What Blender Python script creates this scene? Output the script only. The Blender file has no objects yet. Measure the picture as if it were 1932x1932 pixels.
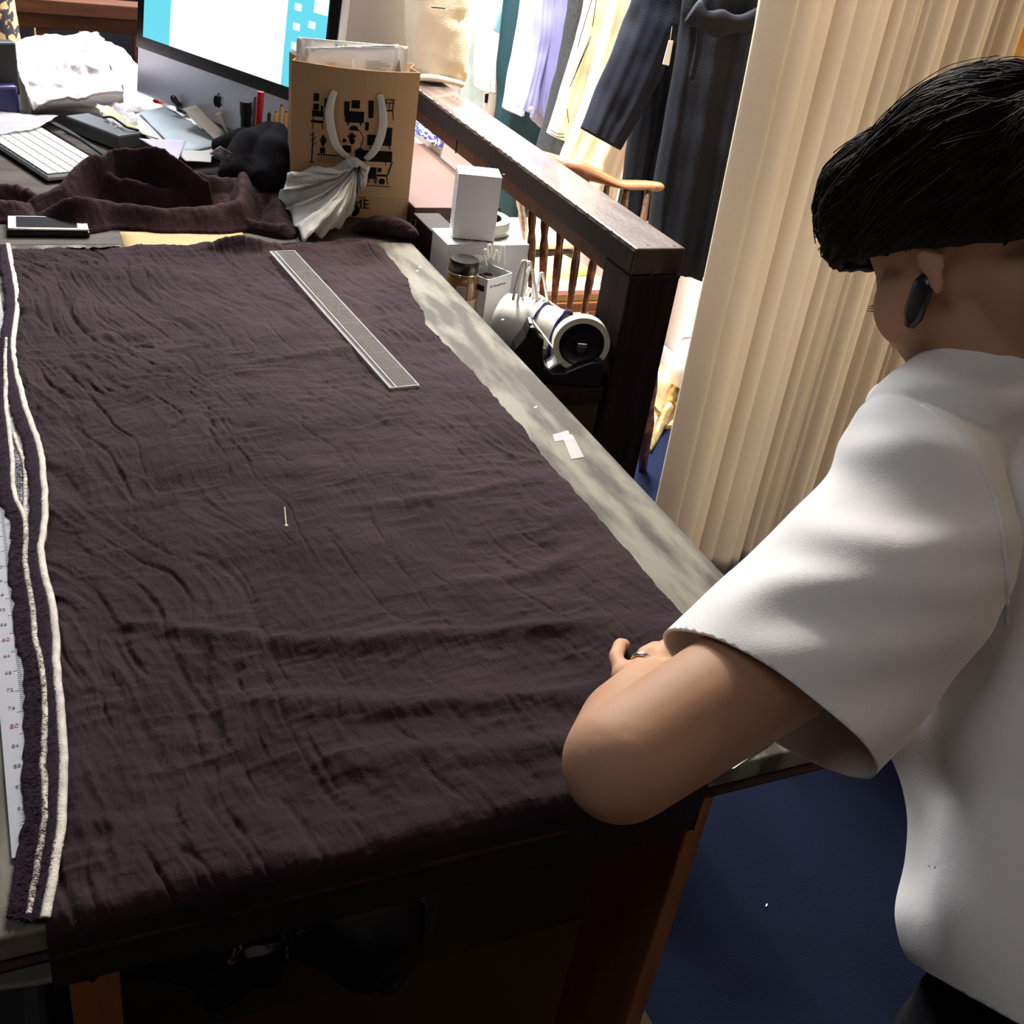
import bpy, bmesh, math, random
import numpy as np
from mathutils import Vector, Matrix
random.seed(7); RNG = np.random.default_rng(7)
S = bpy.context.scene
COL = S.collection

# ------------------------------------------------------------------ camera, world, lights, exposure
CAM = np.array([0.0, 0.0, 1.355])
RC = np.array([[0.90877452, -0.39464667, 0.13558349],
               [-0.10444162, -0.52968805, -0.8417378],
               [0.40400597, 0.7507893, -0.52258454]])   # rows: camera right, down, forward
FPX = 2086.03
cd = bpy.data.cameras.new('camera'); cam = bpy.data.objects.new('camera', cd); COL.objects.link(cam)
r_, d_, f_ = RC
cam.matrix_world = Matrix(((r_[0], -d_[0], -f_[0], CAM[0]), (r_[1], -d_[1], -f_[1], CAM[1]), (r_[2], -d_[2], -f_[2], CAM[2]), (0, 0, 0, 1)))
cd.sensor_width = 36; cd.lens = 36 * FPX / 1932; cd.clip_start = .02; cd.clip_end = 60
S.camera = cam
S.view_settings.view_transform = 'Standard'; S.view_settings.look = 'None'
S.view_settings.gamma = 1; S.view_settings.use_curve_mapping = False
S.view_settings.exposure = 0.0
w = bpy.data.worlds.new('world'); S.world = w; w.use_nodes = True
w.node_tree.nodes['Background'].inputs[0].default_value = (.55, .6, .75, 1)
w.node_tree.nodes['Background'].inputs[1].default_value = .012

def area(name, loc, target, sx, sy, power, col):
    l = bpy.data.lights.new(name, 'AREA'); l.shape = 'RECTANGLE'; l.size = sx; l.size_y = sy; l.energy = power; l.color = col
    o = bpy.data.objects.new(name, l); COL.objects.link(o); o.location = loc
    o.rotation_euler = (Vector(target) - Vector(loc)).to_track_quat('-Z', 'Y').to_euler(); return o
area('shop_ceiling_light', (1.3, 3.4, 2.5), (1.7, 3.5, 0), .5, 2.2, 330, (.93, .95, 1.0))
area('shop_spot_light', (1.15, 2.5, 2.5), (1.5, 2.6, .6), .25, .25, 90, (1, .90, .76))
area('desk_ceiling_light', (.25, 2.45, 2.15), (.3, 2.0, .72), .4, .4, 6.5, (1.0, .96, .92))
area('workroom_ceiling_light', (-.75, .35, 2.45), (.55, .55, .9), .7, .7, 5.0, (.95, .95, 1.0))
sp = bpy.data.lights.new('added_curtain_spot', 'SPOT'); sp.energy = 240; sp.color = (1, .93, .80); sp.spot_size = math.radians(62); sp.spot_blend = .5; sp.shadow_soft_size = .08  # unseen spot added to brighten the curtain's leading edge
so = bpy.data.objects.new('added_curtain_spot', sp); COL.objects.link(so); so.location = (1.0, 2.75, 2.45); so.rotation_euler = (Vector((1.3, 1.75, .8)) - Vector(so.location)).to_track_quat('-Z', 'Y').to_euler()
s2 = bpy.data.lights.new('added_floor_spot', 'SPOT'); s2.energy = 750; s2.color = (.95, .95, 1.0); s2.spot_size = math.radians(40); s2.spot_blend = .4; s2.shadow_soft_size = .06  # unseen spot added to lift the floor gap by the chair and gilded foot
s2o = bpy.data.objects.new('added_floor_spot', s2); COL.objects.link(s2o); s2o.location = (1.25, 2.45, 2.6); s2o.rotation_euler = (Vector((1.50, 2.05, 0)) - Vector(s2o.location)).to_track_quat('-Z', 'Y').to_euler()
area('warm_side_light', (2.4, .6, 2.4), (1.7, 1.6, 1.0), .3, .3, 7, (1, .72, .38))

def P(px, py, x=None, y=None, z=None, t=None):
    d = RC.T @ np.array([px - 966, py - 966, FPX]); d /= np.linalg.norm(d)
    s = t if t is not None else (z - CAM[2]) / d[2] if z is not None else y / d[1] if y is not None else x / d[0]
    return CAM + s * d
def CV(x, y, z): return RC.T @ np.array([x, y, z])
def N(v): v = np.array(v, float); return v / np.linalg.norm(v)

# ------------------------------------------------------------------ materials
def mat(name, col, rough=.6, metal=0, col2=None, scale=30, stretch=(1, 1, 1), bump=0, bscale=None, bstretch=None, emit=None, estr=1,
        alpha=1, trans=0, sheen=0, contrast=(.35, .65), spec=None, transl=0, detail=5, coat=0, sss=0):
    m = bpy.data.materials.get(name)
    if m: return m
    m = bpy.data.materials.new(name); m.use_nodes = True; nt = m.node_tree; b = nt.nodes['Principled BSDF']
    I = b.inputs; I['Base Color'].default_value = (*col, 1); I['Roughness'].default_value = rough; I['Metallic'].default_value = metal
    if spec is not None: I['Specular IOR Level'].default_value = spec
    I['Alpha'].default_value = alpha; I['Transmission Weight'].default_value = trans; I['Sheen Weight'].default_value = sheen; I['Coat Weight'].default_value = coat
    if sss: I['Subsurface Weight'].default_value = sss; I['Subsurface Radius'].default_value = (.01, .004, .002); I['Subsurface Scale'].default_value = 1
    tc = nt.nodes.new('ShaderNodeTexCoord')
    def noise(sc, st, det=detail):
        mp = nt.nodes.new('ShaderNodeMapping'); mp.inputs['Scale'].default_value = st; nt.links.new(tc.outputs['Object'], mp.inputs[0])
        n = nt.nodes.new('ShaderNodeTexNoise'); n.inputs['Scale'].default_value = sc; n.inputs['Detail'].default_value = det; nt.links.new(mp.outputs[0], n.inputs[0]); return n
    if col2 is not None:
        n = noise(scale, stretch); rp = nt.nodes.new('ShaderNodeValToRGB'); e = rp.color_ramp.elements
        e[0].position, e[1].position = contrast; e[0].color = (*col, 1); e[1].color = (*col2, 1)
        nt.links.new(n.outputs[0], rp.inputs[0]); nt.links.new(rp.outputs[0], I['Base Color'])
    if bump:
        n = noise(bscale or scale * 4, bstretch or stretch, 3); bp = nt.nodes.new('ShaderNodeBump'); bp.inputs['Strength'].default_value = bump; bp.inputs['Distance'].default_value = .002
        nt.links.new(n.outputs[0], bp.inputs['Height']); nt.links.new(bp.outputs[0], I['Normal'])
    if emit is not None: I['Emission Color'].default_value = (*emit, 1); I['Emission Strength'].default_value = estr
    if transl:
        t = nt.nodes.new('ShaderNodeBsdfTranslucent'); t.inputs[0].default_value = (*col, 1); mx = nt.nodes.new('ShaderNodeMixShader'); mx.inputs[0].default_value = transl
        nt.links.new(b.outputs[0], mx.inputs[1]); nt.links.new(t.outputs[0], mx.inputs[2]); nt.links.new(mx.outputs[0], nt.nodes['Material Output'].inputs[0])
    return m
M = dict(
 table=mat('worn_table_paint', (.045, .039, .031), .65, col2=(.15, .14, .115), scale=13, stretch=(2.6, .6, 1), contrast=(.40, .60), detail=11, spec=.12, bump=.25, bscale=60, bstretch=(3, .6, 1)),
 dark=mat('dark_stained_wood', (.022, .012, .009), .33, col2=(.045, .022, .015), scale=14, stretch=(6, .7, 6), bump=.15, bscale=60, coat=.25),
 darkpost=mat('dark_stained_post', (.008, .005, .004), .65, spec=.2, col2=(.02, .011, .009), scale=14, stretch=(6, 6, .7), bump=.15, bscale=60),
 worn=mat('worn_rail_top', (.05, .033, .028), .3, col2=(.12, .095, .085), scale=9, stretch=(5, .9, 2), bump=.2, bscale=50, coat=.3, contrast=(.4, .75)),
 chip=mat('chipped_bare_wood', (.45, .34, .22), .7),
 orange=mat('orange_pine', (.22, .075, .02), .45, col2=(.30, .11, .03), scale=12, stretch=(5, 5, .6), bump=.1),
 redwood=mat('red_brown_wood', (.055, .021, .011), .55, spec=.2, col2=(.085, .034, .018), scale=12, stretch=(.6, 5, 5), bump=.1),
 honey=mat('varnished_honey_wood', (.15, .055, .018), .3, col2=(.24, .09, .03), scale=10, stretch=(1, 1, 4), coat=.5),
 spindle=mat('worn_spindle_wood', (.05, .02, .012), .3, col2=(.28, .13, .06), scale=40, coat=.4, contrast=(.5, .72)),
 fabric=None,
 frill=mat('purple_fringe', (.022, .013, .022), .95, spec=.1),
 selv=mat('white_selvedge', (.62, .58, .50), .9, col2=(.42, .38, .35), scale=90, bump=.4, bscale=700),
 scarf=mat('purple_gauze_scarf', (.024, .0122, .015), .95, spec=.1, col2=(.037, .020, .024), scale=25, bump=.6, bscale=450),
 navycloth=mat('near_black_cloth', (.006, .005, .008), .9, spec=.15, bump=.4, bscale=500),
 kraft=mat('kraft_paper', (.36, .22, .11), .75, col2=(.40, .25, .13), scale=8, stretch=(1, 1, .5), bump=.08, bscale=200),
 ink=mat('black_print', (.006, .006, .007), .8, spec=.1),
 greyink=mat('grey_print', (.16, .16, .17), .7),
 ribbon=mat('white_ribbon', (.62, .62, .60), .6, transl=.25),
 tissue=mat('white_tissue', (.66, .66, .64), .8, transl=.35, bump=.3, bscale=120),
 white=mat('white_card', (.70, .70, .72), .55, col2=(.66, .66, .68), scale=6),
 whitegloss=mat('white_enamel', (.74, .73, .68), .18, coat=.4),
 blue=mat('blue_enamel_rim', (.01, .012, .12), .25, coat=.5),
 black=mat('black_plastic', (.006, .006, .007), .28, bump=.1, bscale=40),
 blackmat=mat('matt_black', (.007, .007, .008), .6),
 tape=mat('ivory_tape', (.62, .60, .48), .35, coat=.2),
 alum=mat('brushed_aluminium', (.46, .49, .56), .42, metal=.35),
 steel=mat('bright_steel', (.8, .78, .74), .2, metal=1),
 silver=mat('silver_metal', (.85, .8, .7), .18, metal=1),
 keys=mat('white_key_plastic', (.47, .47, .45), .4),
 amber=mat('amber_jar', (.22, .10, .015), .12, coat=.6),
 cream_label=mat('cream_label', (.55, .45, .28), .7),
 skin=mat('skin', (.42, .23, .135), .62, spec=.25, col2=(.47, .265, .165), scale=18, sss=.12, bump=.05, bscale=300),
 hair=mat('black_hair', (.008, .006, .005), .75, sheen=.0, bump=.8, bscale=60, bstretch=(1, 1, 1), spec=.2),
 strand=mat('dark_hair_strand', (.014, .009, .007), .7, spec=.15),
 shirt=mat('white_crepe_shirt', (.80, .79, .77), .75, sheen=.15, bump=.12, bscale=700),
 pants=mat('black_trouser_cloth', (.004, .004, .006), .9, spec=.15, bump=.2, bscale=400),
 carpet=mat('blue_carpet', (.0022, .0042, .0135), .97, col2=(.0038, .0068, .021), scale=3, bump=.8, bscale=320, spec=.1),
 woodfloor=mat('pale_wood_floor', (.50, .32, .15), .4, col2=(.60, .42, .22), scale=5, stretch=(5, .6, 1)),
 wall=mat('pale_wall', (.62, .55, .52), .8, col2=(.66, .59, .56), scale=3),
 wallbright=mat('white_wall', (.72, .74, .78), .8, col2=(.76, .77, .8), scale=3),
 darkwall=mat('black_partition', (.003, .003, .005), .9, spec=.05, col2=(.01, .01, .014), scale=4),
 ceil=mat('ceiling_paint', (.5, .5, .5), .9, col2=(.55, .55, .55), scale=3),
 curtain=mat('cream_curtain', (.64, .57, .47), .85, col2=(.68, .61, .51), scale=4, sheen=.2, bump=.25, bscale=260, transl=.42),
 curtain2=mat('gold_curtain', (.72, .52, .24), .8, sheen=.2, bump=.25, bscale=260, transl=.42),
 canvas=mat('cream_canvas', (.66, .57, .42), .85, col2=(.60, .52, .38), scale=8, bump=.35, bscale=300),
 taupe=mat('taupe_board', (.27, .235, .20), .8, bump=.1, bscale=100),
 brownbox=mat('brown_leatherette', (.085, .047, .036), .6, spec=.2, col2=(.10, .055, .042), scale=6),
 plastic=mat('crinkled_clear_plastic', (.80, .76, .80), .22, alpha=.42, bump=.3, bscale=90),
 pinkbag=mat('milky_pink_plastic', (.50, .45, .475), .3, col2=(.60, .56, .58), scale=22, alpha=.95, bump=.6, bscale=45),
 acrylic=mat('clear_acrylic', (.20, .19, .17), .08, alpha=.26, coat=1),
 acryledge=mat('acrylic_bevel_edge', (.62, .60, .66), .15, alpha=.8),
 silverpouch=mat('silver_pouch', (.55, .55, .54), .28, metal=.25, bump=.3, bscale=40),
 paper=mat('white_paper', (.70, .69, .66), .8), bluepaper=mat('pale_blue_paper', (.55, .66, .74), .7, col2=(.66, .74, .80), scale=18),
 beigepaper=mat('beige_paper', (.50, .46, .41), .8), lilacpaper=mat('lilac_paper', (.62, .58, .70), .8), yellowpaper=mat('yellow_paper', (.62, .55, .26), .8),
 manila=mat('manila_paper', (.36, .25, .125), .8, spec=.2, col2=(.40, .28, .14), scale=9),
 red=mat('red_plastic', (.55, .01, .02), .3), greytray=mat('grey_tray', (.11, .12, .13), .5), tan=mat('tan_card', (.60, .33, .15), .7, col2=(.66, .38, .19), scale=12),
 pencil=mat('pencil_yellow', (.50, .33, .12), .5), gold=mat('gilded_metal', (.55, .42, .2), .3, metal=.8, col2=(.35, .28, .12), scale=60),
 navy=mat('navy_wool', (.008, .010, .016), .85, spec=.2, bump=.3, bscale=300), navy2=mat('charcoal_navy_crepe', (.005, .0065, .011), .8, spec=.2, bump=.3, bscale=300),
 creamcloth=mat('cream_cotton', (.74, .62, .44), .85, bump=.2, bscale=250), teal=mat('teal_cotton', (.02, .17, .18), .8, sheen=.2, bump=.2, bscale=250),
 tealdark=mat('dark_teal_cloth', (.004, .035, .045), .8), lav=mat('lavender_cotton', (.27, .29, .62), .8, sheen=.2, bump=.2, bscale=250), palelav=mat('pale_lavender_cotton', (.66, .66, .84), .8, bump=.2, bscale=250),
 whitecloth=mat('white_cotton', (.82, .81, .80), .85, bump=.2, bscale=250), charcoal=mat('charcoal_tweed', (.018, .02, .022), .9, col2=(.04, .042, .045), scale=200),
 greygreen=mat('grey_green_linen', (.36, .42, .38), .85, bump=.2, bscale=200), paleblue=mat('pale_blue_cotton', (.36, .44, .66), .85), patterned=mat('blue_patterned_cotton', (.05, .08, .45), .8, col2=(.8, .8, .85), scale=70, contrast=(.48, .52)),
 pinkbook=mat('pink_book_cover', (.60, .34, .30), .6), yellow=mat('yellow_cover', (.75, .68, .10), .4), bluegrey=mat('blue_grey_plastic', (.16, .19, .24), .5),
 brownbag=mat('brown_cardboard', (.030, .022, .011), .9, spec=.1, col2=(.038, .028, .014), scale=6), backpack=mat('black_nylon', (.004, .004, .005), .55, bump=.2, bscale=500),
 shinybag=mat('glossy_black_plastic', (.006, .006, .01), .12, bump=.5, bscale=25), earring=mat('dark_earring', (.015, .012, .014), .3),
 screen=mat('lit_screen', (.0, .0, .0), .2, emit=(.86, .98, 1.0), estr=1.35), screencyan=mat('lit_screen_cyan', (.0, .0, .0), .2, emit=(.16, .74, .90), estr=1.0), screenicon=mat('lit_screen_icons', (0, 0, 0), .2, emit=(.8, 1, 1), estr=1.1),
 eye=mat('eye_white', (.6, .58, .55), .2), clearTape=mat('clear_sticky_tape', (.40, .40, .40), .3, alpha=.3), chipwhite=mat('white_paint_chip', (.8, .8, .78), .7), blackwool=mat('black_fleece', (.006, .006, .008), .95, bump=1, bscale=200),
 rednum=mat('faded_red_print', (.26, .08, .07), .7), greynum=mat('faded_grey_print', (.13, .13, .15), .7), rulerw=mat('white_ruler_plastic', (.30, .31, .34), .55, spec=.2),
)
# crinkled gauze: colour with slight variation + fine weave bump
def fabric_mat():
    m = mat('crinkled_purple_gauze', (.0155, .0078, .0105), .92, col2=(.026, .0142, .0170), scale=9, bump=.0, sheen=.0, spec=.12)
    nt = m.node_tree; b = nt.nodes['Principled BSDF']; tc = nt.nodes.new('ShaderNodeTexCoord'); prev = None
    for sc, st, dist, stg in ((900, (1, 1, 1), .0006, .5), (95, (1.6, .55, 1), .0022, .8), (40, (.5, 1.4, 1), .003, .5)):
        mp = nt.nodes.new('ShaderNodeMapping'); mp.inputs['Scale'].default_value = st; mp.inputs['Rotation'].default_value = (0, 0, .25)
        n = nt.nodes.new('ShaderNodeTexNoise'); n.inputs['Scale'].default_value = sc; n.inputs['Detail'].default_value = 3; n.inputs['Distortion'].default_value = .6
        bp = nt.nodes.new('ShaderNodeBump'); bp.inputs['Strength'].default_value = stg; bp.inputs['Distance'].default_value = dist
        nt.links.new(tc.outputs['Object'], mp.inputs[0]); nt.links.new(mp.outputs[0], n.inputs[0]); nt.links.new(n.outputs[0], bp.inputs['Height'])
        if prev: nt.links.new(prev.outputs[0], bp.inputs['Normal'])
        prev = bp
    nt.links.new(prev.outputs[0], b.inputs['Normal']); return m
M['fabric'] = fabric_mat()

# ------------------------------------------------------------------ noise in numpy
_perm = RNG.random((64, 64, 64))
def vnoise(p):
    p = np.asarray(p, float); i = np.floor(p).astype(int); f = p - i; f = f * f * (3 - 2 * f); r = 0
    for a in (0, 1):
        for b in (0, 1):
            for c in (0, 1):
                wt = (f[..., 0] if a else 1 - f[..., 0]) * (f[..., 1] if b else 1 - f[..., 1]) * (f[..., 2] if c else 1 - f[..., 2])
                r = r + wt * _perm[(i[..., 0] + a) % 64, (i[..., 1] + b) % 64, (i[..., 2] + c) % 64]
    return r * 2 - 1
def fbm(p, oct=4, rid=False):
    p = np.asarray(p, float); s = 0; a = 1
    for k in range(oct):
        n = vnoise(p * 2 ** k + 7.3 * k); s = s + a * ((1 - 2 * np.abs(n)) if rid else n); a *= .5
    return s

# ------------------------------------------------------------------ builders
def thing(name, label, cat, loc=(0, 0, 0), group=None, kind=None):
    o = bpy.data.objects.new(name, None); o.empty_display_size = .05; COL.objects.link(o); o.location = [float(v) for v in loc]
    tag(o, label, cat, group, kind); return o
def tag(o, label=None, cat=None, group=None, kind=None):
    if label: o['label'] = label
    if cat: o['category'] = cat
    if group: o['group'] = group
    if kind: o['kind'] = kind
    return o
def off(parent):
    v = np.zeros(3)
    while parent is not None: v += np.array(parent.location); parent = parent.parent
    return v
def mesh_np(name, V, F, m, parent=None, smooth=True, loc=None, label=None):
    V = np.asarray(V, float); o0 = off(parent)
    base = np.zeros(3)
    if parent is None: base = np.array(loc) if loc is not None else np.array([V[:, 0].mean(), V[:, 1].mean(), V[:, 2].min()])
    V = V - (o0 if parent is not None else base)
    me = bpy.data.meshes.new(name)
    if isinstance(F, np.ndarray) and F.ndim == 2:
        k = F.shape[1]; me.vertices.add(len(V)); me.vertices.foreach_set('co', V.ravel()); me.loops.add(F.size); me.loops.foreach_set('vertex_index', F.ravel().astype(np.int32))
        me.polygons.add(len(F)); me.polygons.foreach_set('loop_start', np.arange(0, F.size, k, dtype=np.int32)); me.polygons.foreach_set('loop_total', np.full(len(F), k, np.int32)); me.update(calc_edges=True)
    else: me.from_pydata([tuple(v) for v in V], [], F)
    me.validate(); me.polygons.foreach_set('use_smooth', [smooth] * len(me.polygons)); me.materials.append(m); me.update()
    o = bpy.data.objects.new(name, me); COL.objects.link(o)
    if parent is not None: o.parent = parent
    else: o.location = [float(v) for v in base]
    if label: o['label'] = label
    return o
def gridF(nu, nv, wrapu=False):
    i = np.arange(nv - 1)[:, None]; j = np.arange(nu if wrapu else nu - 1)[None]; a = i * nu + j; b = i * nu + (j + 1) % nu
    return np.stack([a, b, b + nu, a + nu], -1).reshape(-1, 4)
class MB:
    def __init__(s): s.V = []; s.F = []; s.n = 0
    def add(s, V, F):
        V = np.asarray(V, float); s.V.append(V); s.F += [tuple(int(k) + s.n for k in f) for f in F]; s.n += len(V); return s
    def box(s, c, d, R=None, ch=0):
        """centre, full sizes, 3x3 basis rows; ch = chamfer"""
        d = np.array(d) / 2; ch = min(ch, d.min() * .9); R = np.eye(3) if R is None else np.array(R)
        if ch <= 0:
            V = np.array([(x, y, z) for x in (-1, 1) for y in (-1, 1) for z in (-1, 1)]) * d
            F = [(0, 1, 3, 2), (4, 6, 7, 5), (0, 4, 5, 1), (2, 3, 7, 6), (0, 2, 6, 4), (1, 5, 7, 3)]
            return s.add(V @ R + c, F)
        bm = bmesh.new(); bmesh.ops.create_cube(bm, size=2)
        for v in bm.verts: v.co = Vector([v.co[k] * d[k] for k in range(3)])
        bmesh.ops.bevel(bm, geom=bm.edges[:] + bm.verts[:], offset=ch, segments=2, affect='EDGES', profile=.5)
        bm.verts.ensure_lookup_table(); V = np.array([v.co[:] for v in bm.verts]); F = [[v.index for v in f.verts] for f in bm.faces]; bm.free()
        return s.add(V @ R + c, F)
    def tube(s, pts, rad, n=10, cap=True, flat=None, up=(0, 0, 1)):
        pts = np.array(pts, float); k = len(pts); rad = np.broadcast_to(rad, (k,)) if np.ndim(rad) < 2 else np.array(rad); T = np.gradient(pts, axis=0); T /= np.linalg.norm(T, axis=1)[:, None] + 1e-9
        u = np.array(up, float)
        if abs(T[0] @ u) > .95: u = np.array((1., 0, 0))
        V = []; a = np.linspace(0, 2 * np.pi, n, endpoint=False)
        for i in range(k):
            u = u - (u @ T[i]) * T[i]; u /= np.linalg.norm(u); w = np.cross(T[i], u)
            ra, rb = (rad[i], rad[i] * (flat or 1)) if np.ndim(rad[i]) == 0 else rad[i]
            V.append(pts[i] + ra * np.cos(a)[:, None] * w + rb * np.sin(a)[:, None] * u)
        F = gridF(n, k, True).tolist()
        if cap: F += [list(range(n))[::-1], list(range((k - 1) * n, k * n))]
        return s.add(np.concatenate(V), F)
    def cap(s, a, b, ra, rb, n=16):
        """tapered capsule"""
        a, b = np.array(a, float), np.array(b, float); d = b - a; L = np.linalg.norm(d); d = d / (L + 1e-9); pts = []; rr = []
        for q in np.linspace(-1, 0, 6)[:]:
            th = q * np.pi / 2; pts.append(a + d * ra * math.sin(th)); rr.append(max(ra * math.cos(th), 1e-4))
        for q in np.linspace(0, 1, 6): th = q * np.pi / 2; pts.append(b + d * rb * math.sin(th)); rr.append(max(rb * math.cos(th), 1e-4))
        pts = np.array(pts); u = np.array((0, 0, 1.)) if abs(d[2]) < .9 else np.array((1., 0, 0)); u -= (u @ d) * d; u /= np.linalg.norm(u); w = np.cross(d, u); an = np.linspace(0, 2 * np.pi, n, endpoint=False)
        V = np.concatenate([p + r * (np.cos(an)[:, None] * w + np.sin(an)[:, None] * u) for p, r in zip(pts, rr)]); k = len(pts)
        return s.add(V, gridF(n, k, True).tolist() + [list(range(n))[::-1], list(range((k - 1) * n, k * n))])
    def chain(s, pts, rad, n=16):
        for i in range(len(pts) - 1): s.cap(pts[i], pts[i + 1], rad[i], rad[i + 1], n)
        return s
    def ell(s, c, r, R=None, nu=20, nv=14):
        R = np.eye(3) if R is None else np.array(R); th = np.linspace(1e-3, np.pi - 1e-3, nv); ph = np.linspace(0, 2 * np.pi, nu, endpoint=False); T, Q = np.meshgrid(th, ph, indexing='ij')
        V = np.stack([np.sin(T) * np.cos(Q), np.sin(T) * np.sin(Q), np.cos(T)], -1).reshape(-1, 3) * np.array(r); F = gridF(nu, nv, True)[:, ::-1].tolist() + [list(range(nu)), list(range((nv - 1) * nu, nv * nu))[::-1]]
        return s.add(V @ R + c, F)
    def lathe(s, prof, c, R=None, n=28):
        R = np.eye(3) if R is None else np.array(R); a = np.linspace(0, 2 * np.pi, n, endpoint=False)
        V = np.concatenate([np.stack([r * np.cos(a), r * np.sin(a), np.full(n, z)], 1) for r, z in prof]); F = gridF(n, len(prof), True).tolist()
        return s.add(V @ R + c, F)
    def prism(s, poly, c, R, th):
        """polygon (2-D list) in the plane of R[0],R[1], thickness th along R[2]"""
        poly = np.array(poly, float); k = len(poly); R = np.array(R); A = poly @ R[:2] + c; B = A + th * R[2]
        F = [list(range(k))[::-1], list(range(k, 2 * k))] + [(i, (i + 1) % k, k + (i + 1) % k, k + i) for i in range(k)]
        return s.add(np.concatenate([A, B]), F)
    def loft(s, rings, cap=True):
        n = len(rings[0]); F = gridF(n, len(rings), True).tolist()
        if cap: F += [list(range(n))[::-1], list(range((len(rings) - 1) * n, len(rings) * n))]
        return s.add(np.concatenate(rings), F)
    def build(s, name, m, parent=None, smooth=False, loc=None, label=None, auto=None):
        o = mesh_np(name, np.concatenate(s.V), s.F, m, parent, smooth or auto is not None, loc, label)
        if auto is not None:
            bm = bmesh.new(); bm.from_mesh(o.data)
            for e in bm.edges:
                if len(e.link_faces) == 2 and e.calc_face_angle(0) > math.radians(auto): e.smooth = False
            bm.to_mesh(o.data); bm.free()
        return o
def remesh(mb, voxel, smooth=4, disp=None, planes=(), name='tmp'):
    """closed pieces -> one continuous surface; planes: (point, normal) keep the side against the normal"""
    me = bpy.data.meshes.new(name); me.from_pydata([tuple(v) for v in np.concatenate(mb.V)], [], mb.F); o = bpy.data.objects.new(name, me); COL.objects.link(o)
    bm = bmesh.new(); bm.from_mesh(me); bmesh.ops.recalc_face_normals(bm, faces=bm.faces[:]); bm.to_mesh(me); bm.free()
    r = o.modifiers.new('r', 'REMESH'); r.mode = 'VOXEL'; r.voxel_size = voxel; r.adaptivity = 0
    sm = o.modifiers.new('s', 'SMOOTH'); sm.factor = .5; sm.iterations = smooth
    bpy.context.view_layer.update(); e = o.evaluated_get(bpy.context.evaluated_depsgraph_get()); m2 = bpy.data.meshes.new_from_object(e); bpy.data.objects.remove(o); bpy.data.meshes.remove(me)
    if planes:
        bm = bmesh.new(); bm.from_mesh(m2)
        for pl in planes:
            p, n = Vector(pl[0]), Vector(pl[1]); rad = pl[2] if len(pl) > 2 else None
            bmesh.ops.bisect_plane(bm, geom=bm.verts[:] + bm.edges[:] + bm.faces[:], plane_co=p, plane_no=n, clear_outer=rad is None)
            if rad: bmesh.ops.delete(bm, geom=[f for f in bm.faces if (f.calc_center_median() - p).dot(n) > 0 and (f.calc_center_median() - p).length < rad], context='FACES')
        bm.to_mesh(m2); bm.free()
    V = np.empty(len(m2.vertices) * 3); m2.vertices.foreach_get('co', V); V = V.reshape(-1, 3); F = [tuple(p.vertices) for p in m2.polygons]
    Nn = np.empty(len(V) * 3); m2.vertices.foreach_get('normal', Nn); Nn = Nn.reshape(-1, 3); bpy.data.meshes.remove(m2)
    if disp is not None: V = V + Nn * disp(V)[:, None]
    return V, F
def solid(o, th, offs=0):
    md = o.modifiers.new('thickness', 'SOLIDIFY'); md.thickness = th; md.offset = offs; return o
def patch(name, c4, m, parent=None, amp=0, freq=20, nu=24, nv=24, th=.0006, label=None, rid=False, bend=0, loc=None, seed=0, rag=0):
    """four world corners (a b c d round the sheet) -> a thin crumpled sheet"""
    a, b, c, d = [np.array(q, float) for q in c4]; u, v = np.meshgrid(np.linspace(0, 1, nu), np.linspace(0, 1, nv)); u = u.ravel()[:, None]; v = v.ravel()[:, None]
    V = a * (1 - u) * (1 - v) + b * u * (1 - v) + c * u * v + d * (1 - u) * v; n = np.cross(b - a, d - a); n = n / np.linalg.norm(n)
    if n[2] < 0: n = -n
    if amp: V = V + n * (amp * fbm(V * freq + seed * 3.1, 3, rid))[:, None]
    if rag: V = V + rag * np.stack([fbm(V * 30 + 5 + seed, 2), fbm(V * 30 + 50 + seed, 2), 0 * u[:, 0]], 1)
    if bend: V = V + n * (bend * 4 * u * (1 - u) + bend * v * v)
    return solid(mesh_np(name, V, gridF(nu, nv), m, parent, True, loc, label), th)
def text(s, size, p, xd, yd, m, parent, name='lettering', ext=.0001, align='LEFT'):
    c = bpy.data.curves.new(name, 'FONT'); c.body = s; c.size = size; c.extrude = ext; c.align_x = align; c.resolution_u = 2
    o = bpy.data.objects.new(name, c); COL.objects.link(o); bpy.context.view_layer.update(); me = bpy.data.meshes.new_from_object(o.evaluated_get(bpy.context.evaluated_depsgraph_get())); bpy.data.objects.remove(o)
    V = np.array([v.co[:] for v in me.vertices]); F = [tuple(f.vertices) for f in me.polygons]; bpy.data.meshes.remove(me)
    xd = N(xd); yd = N(yd - (np.array(yd) @ xd) * xd)
    return mesh_np(name, V @ np.array([xd, yd, np.cross(xd, yd)]) + np.array(p), F, m, parent, False)
def rz(a): c, s = math.cos(a), math.sin(a); return np.array([(c, s, 0), (-s, c, 0), (0, 0, 1)])
def structure(o): o['kind'] = 'structure'; return o
def spline(pts, n):
    pts = np.array(pts, float); t = np.linspace(0, len(pts) - 1, n); i = np.clip(t.astype(int), 0, len(pts) - 2); f = (t - i)[:, None]
    g = lambda k: pts[np.clip(k, 0, len(pts) - 1)]
    p0, p1, p2, p3 = g(i - 1), g(i), g(i + 1), g(i + 2)
    return .5 * ((2 * p1) + (-p0 + p2) * f + (2 * p0 - 5 * p1 + 4 * p2 - p3) * f ** 2 + (-p0 + 3 * p1 - 3 * p2 + p3) * f ** 3)
TZ = .72; SZ = .62      # table top, side shelf

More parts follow.
